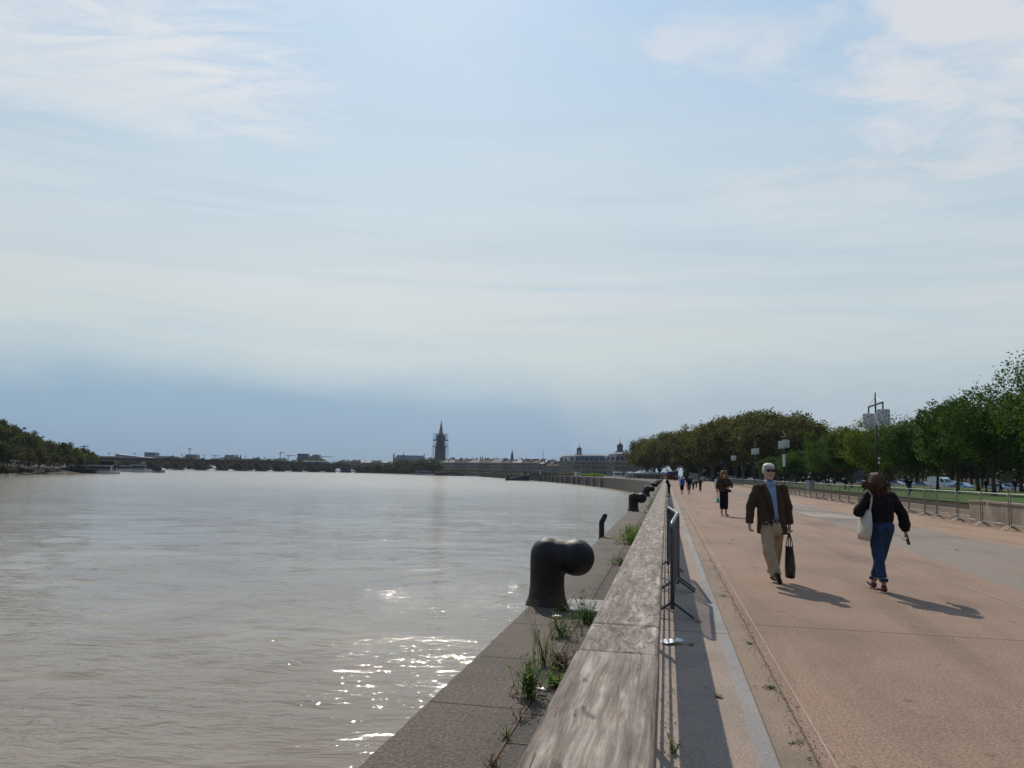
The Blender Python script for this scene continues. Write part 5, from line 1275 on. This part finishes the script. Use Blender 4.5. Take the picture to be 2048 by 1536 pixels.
MB().box((0,0,zs(893)),(21.5,21.5,.8)).box((0,0,zs(880.5)),(20.5,20.5,1.2)).build('deck',M['scaf'],sf)
MB().lathe([(6.6,zs(880)),(6.8,zs(870))],n=14).build('netting',M['slate'],sf)
MB().lathe([(7.7,zs(906)),(7.7,zs(894))],n=14).build('netting',M['slate'],sf)
MB().lathe([(6.4,zs(891)),(6.4,zs(885))],n=14).build('netting',M['scaf'],sf)
# quay row houses from the tower to the exchange palaces
us=[858,884,908,934,957,980,1003,1024,1043,1062,1078,1090,1104,1119]
rm=['tile','slate','tile','zinc','tile','slate','tile','slate','tile','tile','slate','tile','tile']
bp_=['below the scaffolded tower','right of the scaffolded tower','with twin small spires behind','left of the middle of the row','under the small roofs','in the middle of the row','left of the clock turret','under the clock turret','right of the clock turret','with the square end','beside the flag mast','lower, right of the flag mast','lowest, touching the first palace']
for i in range(13):
    u0,u1=us[i],us[i+1]; d0=1060-(u0-858)*.98; d1=1060-(u1-858)*.98
    v=925.5-(.6 if i%2 else 0)+(i*.10); 
    if i==10: v+=1
    if i>=11: v=931.5
    bld('terraced_house',u0+.3,u1,v+(.0),d0,[M['stone2'],M['stone'],M['stone2'],M['stone']][i%4],'pale stone terraced facade '+bp_[i],M[rm[i]],3.4+(i%3)*.8,3,7 if i<6 else 6,dist1=d1,group='stone terraces along the far quay',chim=4,depth=16)
for i in range(22):
    u=862+i*11.5+rnd.uniform(-3,3); d=1120-(u-858)*.95; bld('back_house',u,u+rnd.uniform(8,14),920.5+(u-860)*.016+rnd.uniform(-2,2),d,M[rnd.choice(['stone','stone2','stone3'])],'jumbled roof and chimneys of an old house behind the far terraces',M[rnd.choice(['tile','tile','slate'])],3,0,0,group='old roofs behind the far terraces',chim=2,depth=12)
for i in range(8):
    u=700+i*22+rnd.uniform(-3,3); bld('back_house',u,u+19,924.5+rnd.uniform(-1.2,1.2)-(u-700)*-.005,1180,M[['stone','stone2','stone3'][i%3]],'low old house roof left of the church nave' if u<785 else 'low old house roof before the church nave',M[['tile','slate'][i%2]],3,2,6,group='old houses around the church nave',chim=2,depth=14)
# turret with clock and mast
a=D(1024.5,901,940); r=empty('clock_turret',(a.x,a.y,0),0,'small dark pointed turret above the terraces','turret'); z9=lambda v:D(1024,v,940).z
MB().lathe([(3.2,0),(3.2,z9(922)),(1.6,z9(915)),(1.6,z9(910)),(.9,z9(906)),(.1,z9(899))],n=8).build('turret',M['slate'],r)
for u,v in((961,912),(965,911.5)):
    a=D(u,v,1250); r=empty('church_spire',(a.x,a.y,0),0,('left' if u<963 else 'right')+' one of two thin grey spires behind the terraces','church'); MB().lathe([(1.8,0),(1.8,a.z*.7),(.1,a.z)],n=6).build('spire',M['slate'],r)
a=D(1086.5,897,800); r=empty('flag_mast',(a.x,a.y,0),0,'thin tall mast with crossbars above the terraces','mast')
MB().cyl((0,0,0),(0,0,a.z),.35,.12,6).bar((-1.2,0,a.z*.72),(1.2,0,a.z*.72),.3,.3).bar((-1,0,a.z*.62),(1,0,a.z*.62),.3,.3).build('mast_pole',M['steelcrane'],r)
# exchange palaces
def palace(u0,u1,u2,vt,d0,d1,d2,label,roofz,ud,vd0,vd1,cols):
    a=D(u0,vt,d0); b=D(u1,vt,d1); c=D(u2,vt,d2); z=(a.z+b.z+c.z)/3
    r=empty('palace',(0,0,0),0,label,'palace'); 
    P2=[Vector((q.x,q.y,0)) for q in(a,b,c)]
    dep=26
    nb=Vector((0,1,0)); back=[P2[2]+Vector((12,dep,0)),P2[0]+Vector((6,dep,0))]
    poly=[(p.x,p.y) for p in P2+back]
    MB().prism(poly,-.1,z).build('wall',M['stone'],r)
    ci=[Vector((p[0],p[1],0)) for p in poly]; cen=sum(ci,Vector())/5
    ring=lambda k,zz:[tuple((cen+(p-cen)*k)+Vector((0,0,zz))) for p in ci]
    mb=MB(); mb.prism([(q[0],q[1]) for q in ring(1.012,0)],z-.9,z-.1); mb.prism([(q[0],q[1]) for q in ring(1.008,0)],z*.36,z*.36+.5); mb.build('cornice',M['stone3'],r)
    mb=MB(); v0=ring(1.0,z);v1=ring(.88,z+roofz*.75);v2=ring(.6,z+roofz); n=5
    mb.add(v0+v1+v2,[(i,(i+1)%n,n+(i+1)%n,n+i) for i in range(n)])
    mb.add(v1+v2,[(i,(i+1)%n,n+(i+1)%n,n+i) for i in range(n)]+[tuple(range(n,2*n))])
    mb.m=[0]*n+[1]*(n+1); ro=mb.build('roof',[M['slate'],M['zinc']],r)
    for (p,q,cn) in((P2[0],P2[1],cols[0]),(P2[1],P2[2],cols[1])):
        dv=q-p; L=dv.length; ang=math.atan2(dv.y,dv.x); t=dv.normalized()
        for f_,(zf,wh) in enumerate(((z*.18,z*.24),(z*.53,z*.22),(z*.83,z*.13))):
            key=('p',f_,round(L/cn,1))
            if key not in winm: winm[key]=MB().box((0,-.05,0),(L/cn*.42,.2,wh)).mesh('window',M['pane'])
            for c_ in range(cn):
                w_=p+t*((c_+.5)*L/cn); o=link('window',winm[key],None,r,(w_.x,w_.y,zf)); o.rotation_euler=(0,0,ang)
        for c_ in range(cn+1):
            w_=p+t*(c_*L/cn); key=('pil',round(z,1))
            if key not in winm: winm[key]=MB().box((0,-.25,z*.64),(.55,.5,z*.55)).mesh('pilaster',M['stone3'])
            o=link('pilaster',winm[key],None,r,(w_.x,w_.y,0)); o.rotation_euler=(0,0,ang)
        for c_ in range(cn//2):
            w_=p+t*((c_*2+1)*L/cn)+Vector((0,1.5,0)); key='dorm'
            if key not in winm: winm[key]=MB().box((0,0,1.2),(1.6,2.6,2.2)).prismY([(-1,2.3),(1,2.3),(0,3.1)],-1.4,1.2).mesh('dormer',M['pane'])
            o=link('dormer',winm[key],None,r,(w_.x,w_.y,z+.2)); o.rotation_euler=(0,0,ang)
    # pediment on the corner front
    pd=D(ud,vt,d1); 
    mid_=P2[0].lerp(P2[1],.5); dv=P2[1]-P2[0]; ang=math.atan2(dv.y,dv.x)
    o=MB().prismY([(-7,0),(7,0),(0,3.2)],-.6,1.5).build('pediment',M['stone3'],r,loc=(mid_.x,mid_.y,z)); o.rotation_euler=(0,0,ang)
    dm=D(ud,vd0,d1+10); sx=(d1+10)/FPX; zb_=D(ud,vd1,d1+10).z; ht=dm.z-zb_
    mb=MB().lathe([(4.8,zb_-2),(3.6,zb_),(3.6,zb_+.5)],(dm.x,dm.y,0),10)
    for k in range(8):
        an=k*PI/4; mb.cyl((dm.x+1.9*math.cos(an),dm.y+1.9*math.sin(an),zb_+.4),(dm.x+1.9*math.cos(an),dm.y+1.9*math.sin(an),zb_+ht*.55),.42,n=6)
    mb.lathe([(2.5,zb_+ht*.52),(2.5,zb_+ht*.60),(2.2,zb_+ht*.72),(1.3,zb_+ht*.84),(.5,zb_+ht*.9),(.25,zb_+ht),(.08,zb_+ht*1.35)],(dm.x,dm.y,0),12)
    mb.build('lantern_dome',M['slate'],ro)
    return r
palace(1118,1150,1214,921.5,760,715,690,'long stone palace with dark mansard roof and lantern dome, left of the taller one',6.2,1158.5,892,909,(6,13))
palace(1213,1231,1288,922,610,590,570,'taller stone palace with mansard roof and lantern dome beside the big plane trees',7.2,1240,884,904,(4,11))
MB_=MB
# ---------------------------------------------------------------- things on the far quay
def box_thing(name,u,v0,v1,du,d,mat,label,cat,group=None,z=None,roofm=None):
    a=D(u-du/2,v0,d);b=D(u+du/2,v0,d); zb=-.03 if z is None else z
    r=empty(name,((a.x+b.x)/2,a.y,zb),0,label,cat,group); w_=b.x-a.x; h=a.z-zb
    MB().box((0,2,h/2),(w_,4,h)).build('wall',mat,r,bevel=.1); MB().box((0,2,h+.05),(w_+.6,4.6,.22)).build('roof',roofm or mat,r); MB().box((w_*.15,-.03,h*.5),(w_*.3,.08,h*.55)).build('door',M['pane'],r); return r
box_thing('kiosk',1155.5,944.3,950,9,420,M['white'],'small white kiosk on the far quay below the palaces','kiosk')
box_thing('kiosk',1190,947.5,950,8,440,M['white'],'low white cabin in the quay gardens','kiosk')
box_thing('kiosk',1081,941.5,948.5,2,500,M['white'],'narrow white pylon at the bend of the far quay','pylon')
box_thing('quay_shed',1070,947.5,949,22,505,M['black'],'long low dark shed roof at the landing stage','shed')
hd=MB()
def hedge(u0,u1,d0,d1,h,mat,lab,i):
    a=D(u0,950,d0);b=D(u1,950,d1); n=700; rg=np.random.default_rng(i); t=rg.random(n)
    P=np.stack([a.x+(b.x-a.x)*t+rg.normal(0,.5,n),a.y+(b.y-a.y)*t+rg.normal(0,.6,n),rg.random(n)*h],1)
    me=np_leaves('garden_hedge',P,1.1,mat,i); o=link('garden_hedge',me); tag(o,lab,'hedge','garden beds on the far quay')
hedge(1080,1118,505,480,1.1,M['leaf_dark'],'low green hedge by the landing stage',1)
hedge(1116,1148,480,460,1.3,M['weed_dry'],'tan dry garden bed left of the white kiosk',2)
hedge(1162,1206,450,420,1.3,M['weed'],'bright green garden bed right of the white kiosk',3)
hedge(880,1075,700,520,1.4,M['leaf_dark'],'long dark hedge below the terraces',4)
# tram or bus by the tents
tb_=D(1228,946.5,430); te=D(1256,947,410); r=empty('parked_tram',(tb_.x,tb_.y,0),0,'white and blue tram standing left of the white tents','tram')
Lw=te.x-tb_.x
MB().box((Lw/2,1.2,1.55),(Lw,2.4,2.6)).build('body',M['white'],r,bevel=.2); MB().box((Lw/2,-.02,1.75),(Lw*.96,.06,1.0)).build('window_band',M['panel_b'],r)
# tents
def tent(u0,u1,vt,d,lab,peaks=1,wallm=None):
    a=D(u0,vt,d);b=D(u1,vt,d); w_=b.x-a.x; r=empty('marquee_tent',(a.x,a.y,-.03),0,lab,'tent','white event tents at the end of the quay')
    ht=a.z; ev=2.5; k=w_/peaks
    for i in range(peaks):
        cx=(i+.5)*k; mb=MB(); n=8; prof=[(1,ev),(.55,ev+(ht-ev)*.25),(.25,ev+(ht-ev)*.6),(.04,ht)]
        for (f0,z0),(f1,z1) in zip(prof,prof[1:]):
            q0=[(cx+sx*k/2*f0,4+sy*4*f0,z0) for sx,sy in((-1,-1),(1,-1),(1,1),(-1,1))]; q1=[(cx+sx*k/2*f1,4+sy*4*f1,z1) for sx,sy in((-1,-1),(1,-1),(1,1),(-1,1))]
            mb.add(q0+q1,[(j,(j+1)%4,4+(j+1)%4,4+j) for j in range(4)])
        mb.build('canopy',M['tent'],r)
        for sx in(-.96,.96): MB().cyl((cx+sx*k/2,.2,0),(cx+sx*k/2,.2,ev),.08,n=5).build('pole',M['white'],r)
        MB().box((cx,.3,ev-.35),(k*.98,.06,.7)).build('valance',M['tent'],r)
    MB().box((w_/2,7.6,ev/2),(w_,.1,ev)).build('side_wall',wallm or M['tentside'],r)
tent(1255,1272,943.5,335,'white peaked tent at the left end of the row',1,M['tent'])
tent(1270,1286,944.5,350,'low white tent behind the first peaked one',2,M['tent'])
tent(1273,1296,939,330,'tall pointed white tent in the middle of the row',1)
tent(1286,1311,938.8,325,'large white tent with twin peaks right of the pointed one',2)
tent(1308,1324,944,320,'small low white tent under the leftmost plane trees',1)
tent(1322,1338,943.5,315,'cream topped tent beneath the plane trees',1)
box_thing('market_stall',1342,943.5,953,9,300,M['blue'],'blue and white stall under the plane trees','stall',roofm=M['white'])
box_thing('market_stall',1353,943,953,7,300,M['redpaint'],'red stall with pale roof under the plane trees','stall',roofm=M['white'])
box_thing('market_stall',1338,950,954,16,295,M['redpaint'],'low dark red stall under the plane trees','stall')
# dark facades behind the trees of the lawn and the grove
SBL=['pale stone facade behind the grove, left end','stone facade behind the grove, second from left','stone facade behind the grove above the curly haired woman','stone facade behind the grove, fourth from left','stone facade behind the low lawn tree','pale facade seen between trunks beside the bust','stone facade behind the reddish crowns','stone facade behind the nearest lamp post','stone facade behind the man on the lawn','stone facade behind the camper van','stone facade behind the broad tree','stone facade behind the tallest tree','stone facade at the right edge']
p0=Vector((62,560,0)); 
for i in range(13):
    a=Q(94,430-i*34); b=Q(94,430-(i+1)*34+.5); dv=a-b; L=dv.length; hh=11+(i*7%4)
    r=empty('street_house',(a.x,a.y,-.03),math.atan2(-dv.y,-dv.x),SBL[i],'building','stone facades along the street behind the trees')
    MB().box((L/2,7,hh/2),(L,14,hh)).build('wall',M['stone2'],r); MB().box((L/2,6.9,hh+.2),(L+.2,14.6,.5)).build('cornice',M['stone3'],r)
    for f_ in range(3):
        for c_ in range(8):
            if 'sh' not in winm: winm['sh']=MB().box((0,-.04,0),(1.3,.1,2.1)).mesh('window',M['pane'])
            link('window',winm['sh'],None,r,((c_+.5)*L/8,0,2+f_*hh/3.2))
bk=[Q(30+i*6,360+i*14) for i in range(10)]
for i in range(9):
    a,b=bk[i],bk[i+1]
    p=a; hh=9
# dark hedge line behind the grove trunks
for i in range(10):
    a=Q(8+i*9,372-i*2); b=Q(17+i*9,372-i*2); n=900; rg=np.random.default_rng(50+i); t_=rg.random(n)
    P=np.stack([a.x+(b.x-a.x)*t_,a.y+(b.y-a.y)*t_+rg.normal(0,1.2,n),rg.random(n)**.7*7.5],1)
    o=link('tall_hedge',np_leaves('tall_hedge',P,1.6,M['leaf_dark'],60+i)); tag(o,'dark tall shrubbery closing the view behind the plane trunks','hedge','shrubbery behind the plane grove')
for i in range(12):
    a=Q(84,360-i*28); b=Q(84,360-(i+1)*28); n=900; rg=np.random.default_rng(90+i); t_=rg.random(n)
    P=np.stack([a.x+(b.x-a.x)*t_+rg.normal(0,1.0,n),a.y+(b.y-a.y)*t_,.6+2.2+rg.random(n)*6],1)
    tr_=MB(); 
    for q in range(4):
        f=(q+.5)/4; tr_.cyl((a.x+(b.x-a.x)*f,a.y+(b.y-a.y)*f,0),(a.x+(b.x-a.x)*f,a.y+(b.y-a.y)*f,5),.2,n=6)
    r=empty('tree_hedge',(0,0,0),0,'dark clipped row of street trees in front of the stone facades','hedge','clipped tree rows along the street'); link('crown',np_leaves('crown',P,1.3,M['leaf_dark'],90+i),None,r); tr_.build('trunk',M['bark'],r)
# low pale blocks between lawn and street
bmx=MB().box((0,0,.22),(1.9,.55,.5)).mesh('stone_block',M['steps'])
for i in range(60):
    p=Q(56.2,92+i*2.9); o=link('stone_block',bmx,None,None,(p.x,p.y,0)); o.rotation_euler=(0,0,QROT+PI/2); tag(o,'low pale stone block at the street edge of the lawn','block','stone blocks along the street edge')
# vehicles
def car_mesh(kind,paint):
    if kind=='car':
        body=[(-2.1,.28),(2.1,.28),(2.15,.62),(2.0,.85),(1.15,.98),(.45,1.42),(-1.1,1.46),(-1.85,1.0),(-2.12,.9)]; glass=[(-1.55,1.0),(.95,1.0),(.4,1.36),(-1.05,1.40)]; W=1.72; wx=1.3; wr=.32
    elif kind=='suv':
        body=[(-2.1,.3),(2.1,.3),(2.15,.8),(2.0,1.02),(1.2,1.12),(.65,1.75),(-1.7,1.82),(-2.05,1.2)]; glass=[(-1.8,1.16),(1.0,1.16),(.6,1.66),(-1.6,1.72)]; W=1.8; wx=1.3; wr=.34
    else:
        body=[(-2.8,.35),(2.7,.35),(2.8,.9),(2.6,1.25),(2.1,1.4),(1.5,2.2),(.9,2.55),(-2.7,2.62),(-2.85,1.4)]; glass=[(.9,1.45),(2.0,1.45),(1.45,2.12),(.9,2.15)]; W=2.0; wx=1.85; wr=.36
    b=MB().prismY(body,-W/2,W/2).mesh('body',paint); g=MB().prismY(glass,-W/2-.012,W/2+.012).mesh('side_window',M['glass'])
    ws=MB()
    (x1,z1),(x2,z2)=glass[1],glass[2]
    ws.add([(x1+.16,-W*.42,z1),(x1+.16,W*.42,z1),(x2+.12,W*.38,z2+.0),(x2+.12,-W*.38,z2+.0)],[(0,1,2,3)]); 
    whl=MB().cyl((0,-.1,0),(0,.1,0),wr,n=14).mesh('wheel',M['rubber']); rim=MB().cyl((0,-.11,0),(0,.11,0),wr*.6,n=10).mesh('rim',M['galv_l'])
    hl=MB().ball((0,0,0),.14,.5,1.3,.7,8).mesh('headlight',M['white'])
    return b,g,ws.mesh('windscreen',M['glass']),whl,rim,hl,W,wx,wr,body
cm={}
def car(kind,pm__,loc,rz,lab,grp=None):
    key=(kind,pm__.name)
    if key not in cm: cm[key]=car_mesh(kind,pm__)
    b,g,ws,whl,rim,hl,W,wx,wr,body=cm[key]
    r=empty({'car':'parked_car','suv':'parked_car','van':'camper_van'}[kind],loc,rz,lab,'van' if kind=='van' else 'car',grp)
    link('body',b,None,r); link('side_window',g,None,r); link('windscreen',ws,None,r)
    for sx in(-1,1):
        for sy in(-1,1):
            w_=link('wheel',whl,None,r,(sx*wx,sy*(W/2-.08),wr)); link('rim',rim,None,w_)
        link('headlight',hl,None,r,(body[2][0]-.02,sx*W*.36,body[2][1]-.02))
    return r
M['carwhite']=simple('white car paint',(.62,.63,.65),.25,0,.03,1); M['carsilver']=simple('silver car paint',(.35,.38,.42),.28,.4,.03,1); M['carblue']=simple('pale blue car paint',(.35,.45,.55),.28,.2,.03,1); M['cardark']=simple('dark car paint',(.03,.035,.045),.22,.1,.03,1)
CV=[('van','carwhite',1880,-3,'white camper van with windows parked beyond the lawn'),('suv','carwhite',1905,2,'white tall car parked right of the camper van'),('car','carblue',1925,4,'pale blue car parked right of the white tall car'),
('car','carwhite',1795,0,'white car seen between trunks left of the man on the lawn'),('car','carsilver',1773,3,'silver car leftmost behind the woman in jeans'),('suv','carwhite',1812,5,'white car half hidden behind the man on the lawn'),
('car','carsilver',1848,3,'silver car dark side left of the camper van'),('car','carblue',1998,-2,'pale blue car right of the big trunks'),('car','carsilver',2020,1,'silver car near the right edge under the road sign'),('car','carwhite',2045,-1,'white car cut by the right edge'),
('car','carwhite',1655,3,'white car far behind the lawn near the bust'),('car','carsilver',1725,2,'silver car behind the trunk left of the woman in jeans')]
for i,(k,mt,u,ds,lab) in enumerate(CV):
    # along street lane s=61..66
    s_=61+ds*.5; tx=(u-1024)/FPX; # x/y
    # solve for point on Q(s,t) seen at u
    t_=(s_*math.cos(QA)-tx*(-s_*math.sin(QA)))/(tx*math.cos(QA)-math.sin(QA))
    p=Q(s_,t_); car(k,M[mt],(p.x,p.y,.005),QROT-PI/2+R(28),lab,'vehicles parked beyond the lawn')
for i,(k,mt,u,d,lab) in enumerate((('van','carwhite',1395,300,'white van under the plane trees above the walking pair'),('car','carwhite',1410,280,'white car under the plane trees right of the white van'),('suv','carwhite',1462,250,'white car behind the curly haired woman'),('car','carsilver',1470,262,'silver car partly behind the white one by the curly haired woman'),('suv','cardark',1540,235,'dark car behind the white haired man'),('car','carwhite',1500,258,'white car between the curly haired woman and the man'))):
    p=D(u,950,d); car(k,M[mt],(p.x,p.y,0),R(-20)+i,lab,'vehicles under the plane trees')
# road sign
p=D(2012,945,125); r=empty('road_sign',(p.x,p.y,.2),R(-25),'grey road direction sign with several lines under the trees at the right','sign')
MB().cyl((-.7,0,0),(-.7,0,2.6),.06,n=6).cyl((.7,0,0),(.7,0,2.6),.06,n=6).build('post',M['galv'],r)
for k in range(4): MB().box((0,-.08,1.55+k*.36),(1.8,.06,.30)).build('sign_panel',M['panel_w'],r)
# bust on pedestal, column
p=D(1621,975,62); s_=p.x*math.cos(QA)-p.y*math.sin(QA); zl=lawn_z(s_); r=empty('bust_statue',(p.x,p.y,zl),R(10),'dark bronze bust on a grey stone pedestal behind the barriers','statue')
MB().box((0,0,.32),(.44,.44,.64)).box((0,0,.68),(.54,.54,.08)).build('pedestal',M['panel_g'],r,bevel=.01)
g=MB(); g.rings([(0,0,.72,.22,.15),(0,0,.85,.26,.17),(0,0,.98,.22,.14),(0,0,1.04,.09,.09)],14); g.ball((0,0,1.18),.13,.85,1,1.2); g.cyl((0,0,1.0),(0,0,1.12),.08); g.ball((0,-.12,1.17),.03)
remesh(g,.02,'bust',M['black'],r,2)
p=D(1668,859,420); r=empty('monument_column',(p.x,p.y,0),0,'grey monument column with a statue on top rising behind the trees','monument')
zt=p.z; MB().lathe([(1.6,0),(1.5,zt-9),(2.6,zt-8.6),(2.4,zt-7.4),(1.2,zt-5.6),(1.0,zt-4.4)],(0,0,0),12).build('column',M['stone2'],r)
g=MB().rings([(0,0,zt-4.6,.9,.7),(0,0,zt-2.6,.7,.6),(0,0,zt-1.2,.8,.5),(0,0,zt-.9,.3,.3)],10); g.ball((0,0,zt-.5),.42); g.cap((.5,0,zt-1.2),.2,(.9,0,zt-.3),.15,6); g.build('figure',M['black'],r)
p=D(1714,857,300); r=empty('church_spire',(p.x,p.y,0),0,'tip of a dark spire behind the reddish tree','church'); MB().lathe([(2.2,0),(2,p.z-5),(.1,p.z)],n=6).build('spire',M['slate'],r)
# ---------------------------------------------------------------- boats and pontoons
def hull(mb,L,W,h,z0=-.3):
    n=10; st=[]
    for i in range(n+1):
        t=i/n; x=(t-.5)*L; w_=W/2*(1 if t<.6 else max(.02,math.cos((t-.6)/.4*PI/2))); sh=h+(.0 if t<.6 else (t-.6)*1.2)
        st.append([(x,-w_,sh),(x,-w_*.75,z0),(x,w_*.75,z0),(x,w_,sh)])
    vs=[p for s in st for p in s]; fs=[]
    for i in range(n):
        for k in range(4): k2=(k+1)%4; fs.append((i*4+k,(i+1)*4+k,(i+1)*4+k2,i*4+k2))
    fs+=[(0,1,2,3),(n*4+3,n*4+2,n*4+1,n*4)]; mb.add(vs,fs); return mb
def boat(u,v,L,rz,lab,hullm,cabin,roofm=None,cabh=1.8,d=None,sc_=1,cat='boat'):
    p=G(u,v,WZ) if d is None else D(u,v,d); r=empty('river_boat',(p.x,p.y,WZ),rz,lab,cat,'boats on the river')
    hull(MB(),L,L*.24,1.1*sc_).build('hull',hullm,r)
    MB().box((-L*.08,0,1.1*sc_+cabh/2),(L*.62,L*.19,cabh)).build('cabin',cabin,r,bevel=.15)
    MB().box((-L*.08,0,1.1*sc_+cabh*.58),(L*.60,L*.195,cabh*.4)).build('window_band',M['pane'],r)
    MB().box((-L*.08,0,1.1*sc_+cabh+.1),(L*.68,L*.22,.16)).build('roof',roofm or M['white'],r); return r
boat(1014,960.5,11,PI/2+.1,'small dark ferry boat seen from behind in mid river',M['black'],M['darkmetal'],M['darkmetal'],2.4,d=500)
boat(851,948.6,26,R(10),'pale blue river boat moored under the shore trees',M['white'],M['panel_w'],M['carblue'],3.0,d=800)
boat(886,950,22,R(5),'white roofed river cruise boat moored below the tower',M['black'],M['darkmetal'],M['white'],2.6,d=790)
boat(945,951.5,16,R(2),'low pale boat moored before the terraces',M['white'],M['darkmetal'],M['black'],1.0,d=780)
boat(918,950.5,12,R(2),'small dark boat moored between the cruise boat and the low pale one',M['black'],M['darkmetal'],M['black'],1.0,d=790)
boat(207,946.5,15.5,R(10),'white river boat moored at the right end of the pontoon',M['white'],M['panel_w'],M['white'],2.6,d=388,sc_=1.3)
boat(160,946.8,13,R(5),'dark boat with open deck moored in the middle of the pontoon',M['black'],M['darkmetal'],M['white'],2.3,d=384,sc_=1.2)
boat(255,941,12,R(0),'small white yacht moored right of the covered pontoon',M['white'],M['panel_w'],M['white'],2.2,d=500,sc_=1.3)
boat(280,941.3,13,R(20),'pale motor cruiser moored between the yachts',M['white'],M['panel_w'],M['white'],2.9,d=485,sc_=1.4)
boat(316,942.3,9,R(0),'small dark tug boat with a wheelhouse at the end of the moorings',M['carsilver'],M['black'],M['black'],2.0,d=490)
boat(298,942,12,R(0),'flat dark barge between the motor cruiser and the tug',M['black'],M['black'],M['black'],.8,d=495)
p=D(142,946,385); r=empty('pontoon',(p.x,p.y,WZ),R(3),'dark floating pontoon with a tall pile at the foot of the gangway','pontoon')
MB().box((0,0,.5),(24,5,1.4)).build('deck',M['black'],r); MB().box((-3,0,1.9),(4,3,1.8)).build('hut',M['darkmetal'],r,bevel=.1)
MB().cyl((-3.2,2.6,-3),(-3.2,2.6,5.8),.45,n=8).build('pile',M['black'],r)
MB().box((8,0,2.3),(10,4,.25)).cyl((3.5,-1.8,1),(3.5,-1.8,2.3),.08,n=5).cyl((12.5,-1.8,1),(12.5,-1.8,2.3),.08,n=5).build('awning',M['zinc'],r)
r=empty('gangway',(0,0,0),0,'long sloping truss gangway from the left bank down to the pontoon','gangway')
a=D(22,930,279); b=D(121,938,368)
mb=MB(); dv=b-a; 
for y in(-1,1):
    o=Vector((0,y,0)); mb.bar(a+o,b+o,.18,.25); mb.bar(a+o+Vector((0,0,1.7)),b+o+Vector((0,0,1.7)),.14,.14)
    for k in range(15):
        q0=a+dv*(k/15)+o; q1=a+dv*((k+1)/15)+o; mb.bar(q0+Vector((0,0,1.7)),q1,.1,.1)
mb.build('truss',M['galv_l'],r)
MB().bar(a+Vector((0,0,.1)),b+Vector((0,0,.1)),2,.1).build('walkway',M['black'],r)
# covered landing stage
p=D(201,938,440); r=empty('covered_pontoon',(p.x,p.y,WZ),R(4),'covered landing stage with a long flat pale roof','pontoon')
MB().box((0,0,.4),(19,7,1.0)).build('deck',M['black'],r); MB().box((0,0,6.6),(17.5,8,.5)).build('roof',M['stone'],r)
MB().box((0,.6,5.0),(16.2,5.5,2.9)).build('hall',M['black'],r)
MB().box((0,1.0,2.2),(14,4.5,2.8)).build('lower_hall',M['darkmetal'],r)
for k in range(6): MB().cyl((-7.5+k*3,-3.5,.8),(-7.5+k*3,-3.5,6.4),.12,n=5).build('pillar',M['darkmetal'],r)
for u in(231,236.5): 
    p=D(u,940,440); o=MB().cyl((0,0,-3),(0,0,4.2),.5,n=8).build('mooring_pile',M['black']); o.location=(p.x,p.y,WZ); tag(o,'dark mooring pile, '+('left' if u<233 else 'right')+' one of two beside the covered landing stage','pile')
# dark landing ramp at the bend of the quay
r=empty('landing_ramp',D(1046,952,500),0,'dark sloping landing ramp at the bend of the far quay','ramp'); r.location.z=0
MB().prismY([(-9,-3.9),(-9,-3.2),(0,-.4),(4,-.4),(4,-4.5),(-6,-4.5)],-2.5,2.5).build('ramp_deck',M['black'],r)

# ---------------------------------------------------------------- air
hz=MB().box((0,700,54),(4300,2340,124)); ho=hz.build('haze',None)
hm=bpy.data.materials.new('haze air'); hm.use_nodes=True; hnt=hm.node_tree; hnt.nodes.remove(hnt.nodes['Principled BSDF'])
pv=hnt.nodes.new('ShaderNodeVolumePrincipled'); pv.inputs['Color'].default_value=(.70,.80,.95,1); pv.inputs['Density'].default_value=.00005; pv.inputs['Anisotropy'].default_value=.2
hnt.links.new(pv.outputs[0],hnt.nodes['Material Output'].inputs['Volume'])
ho.data.materials.clear(); ho.data.materials.append(hm); ho['kind']='stuff'
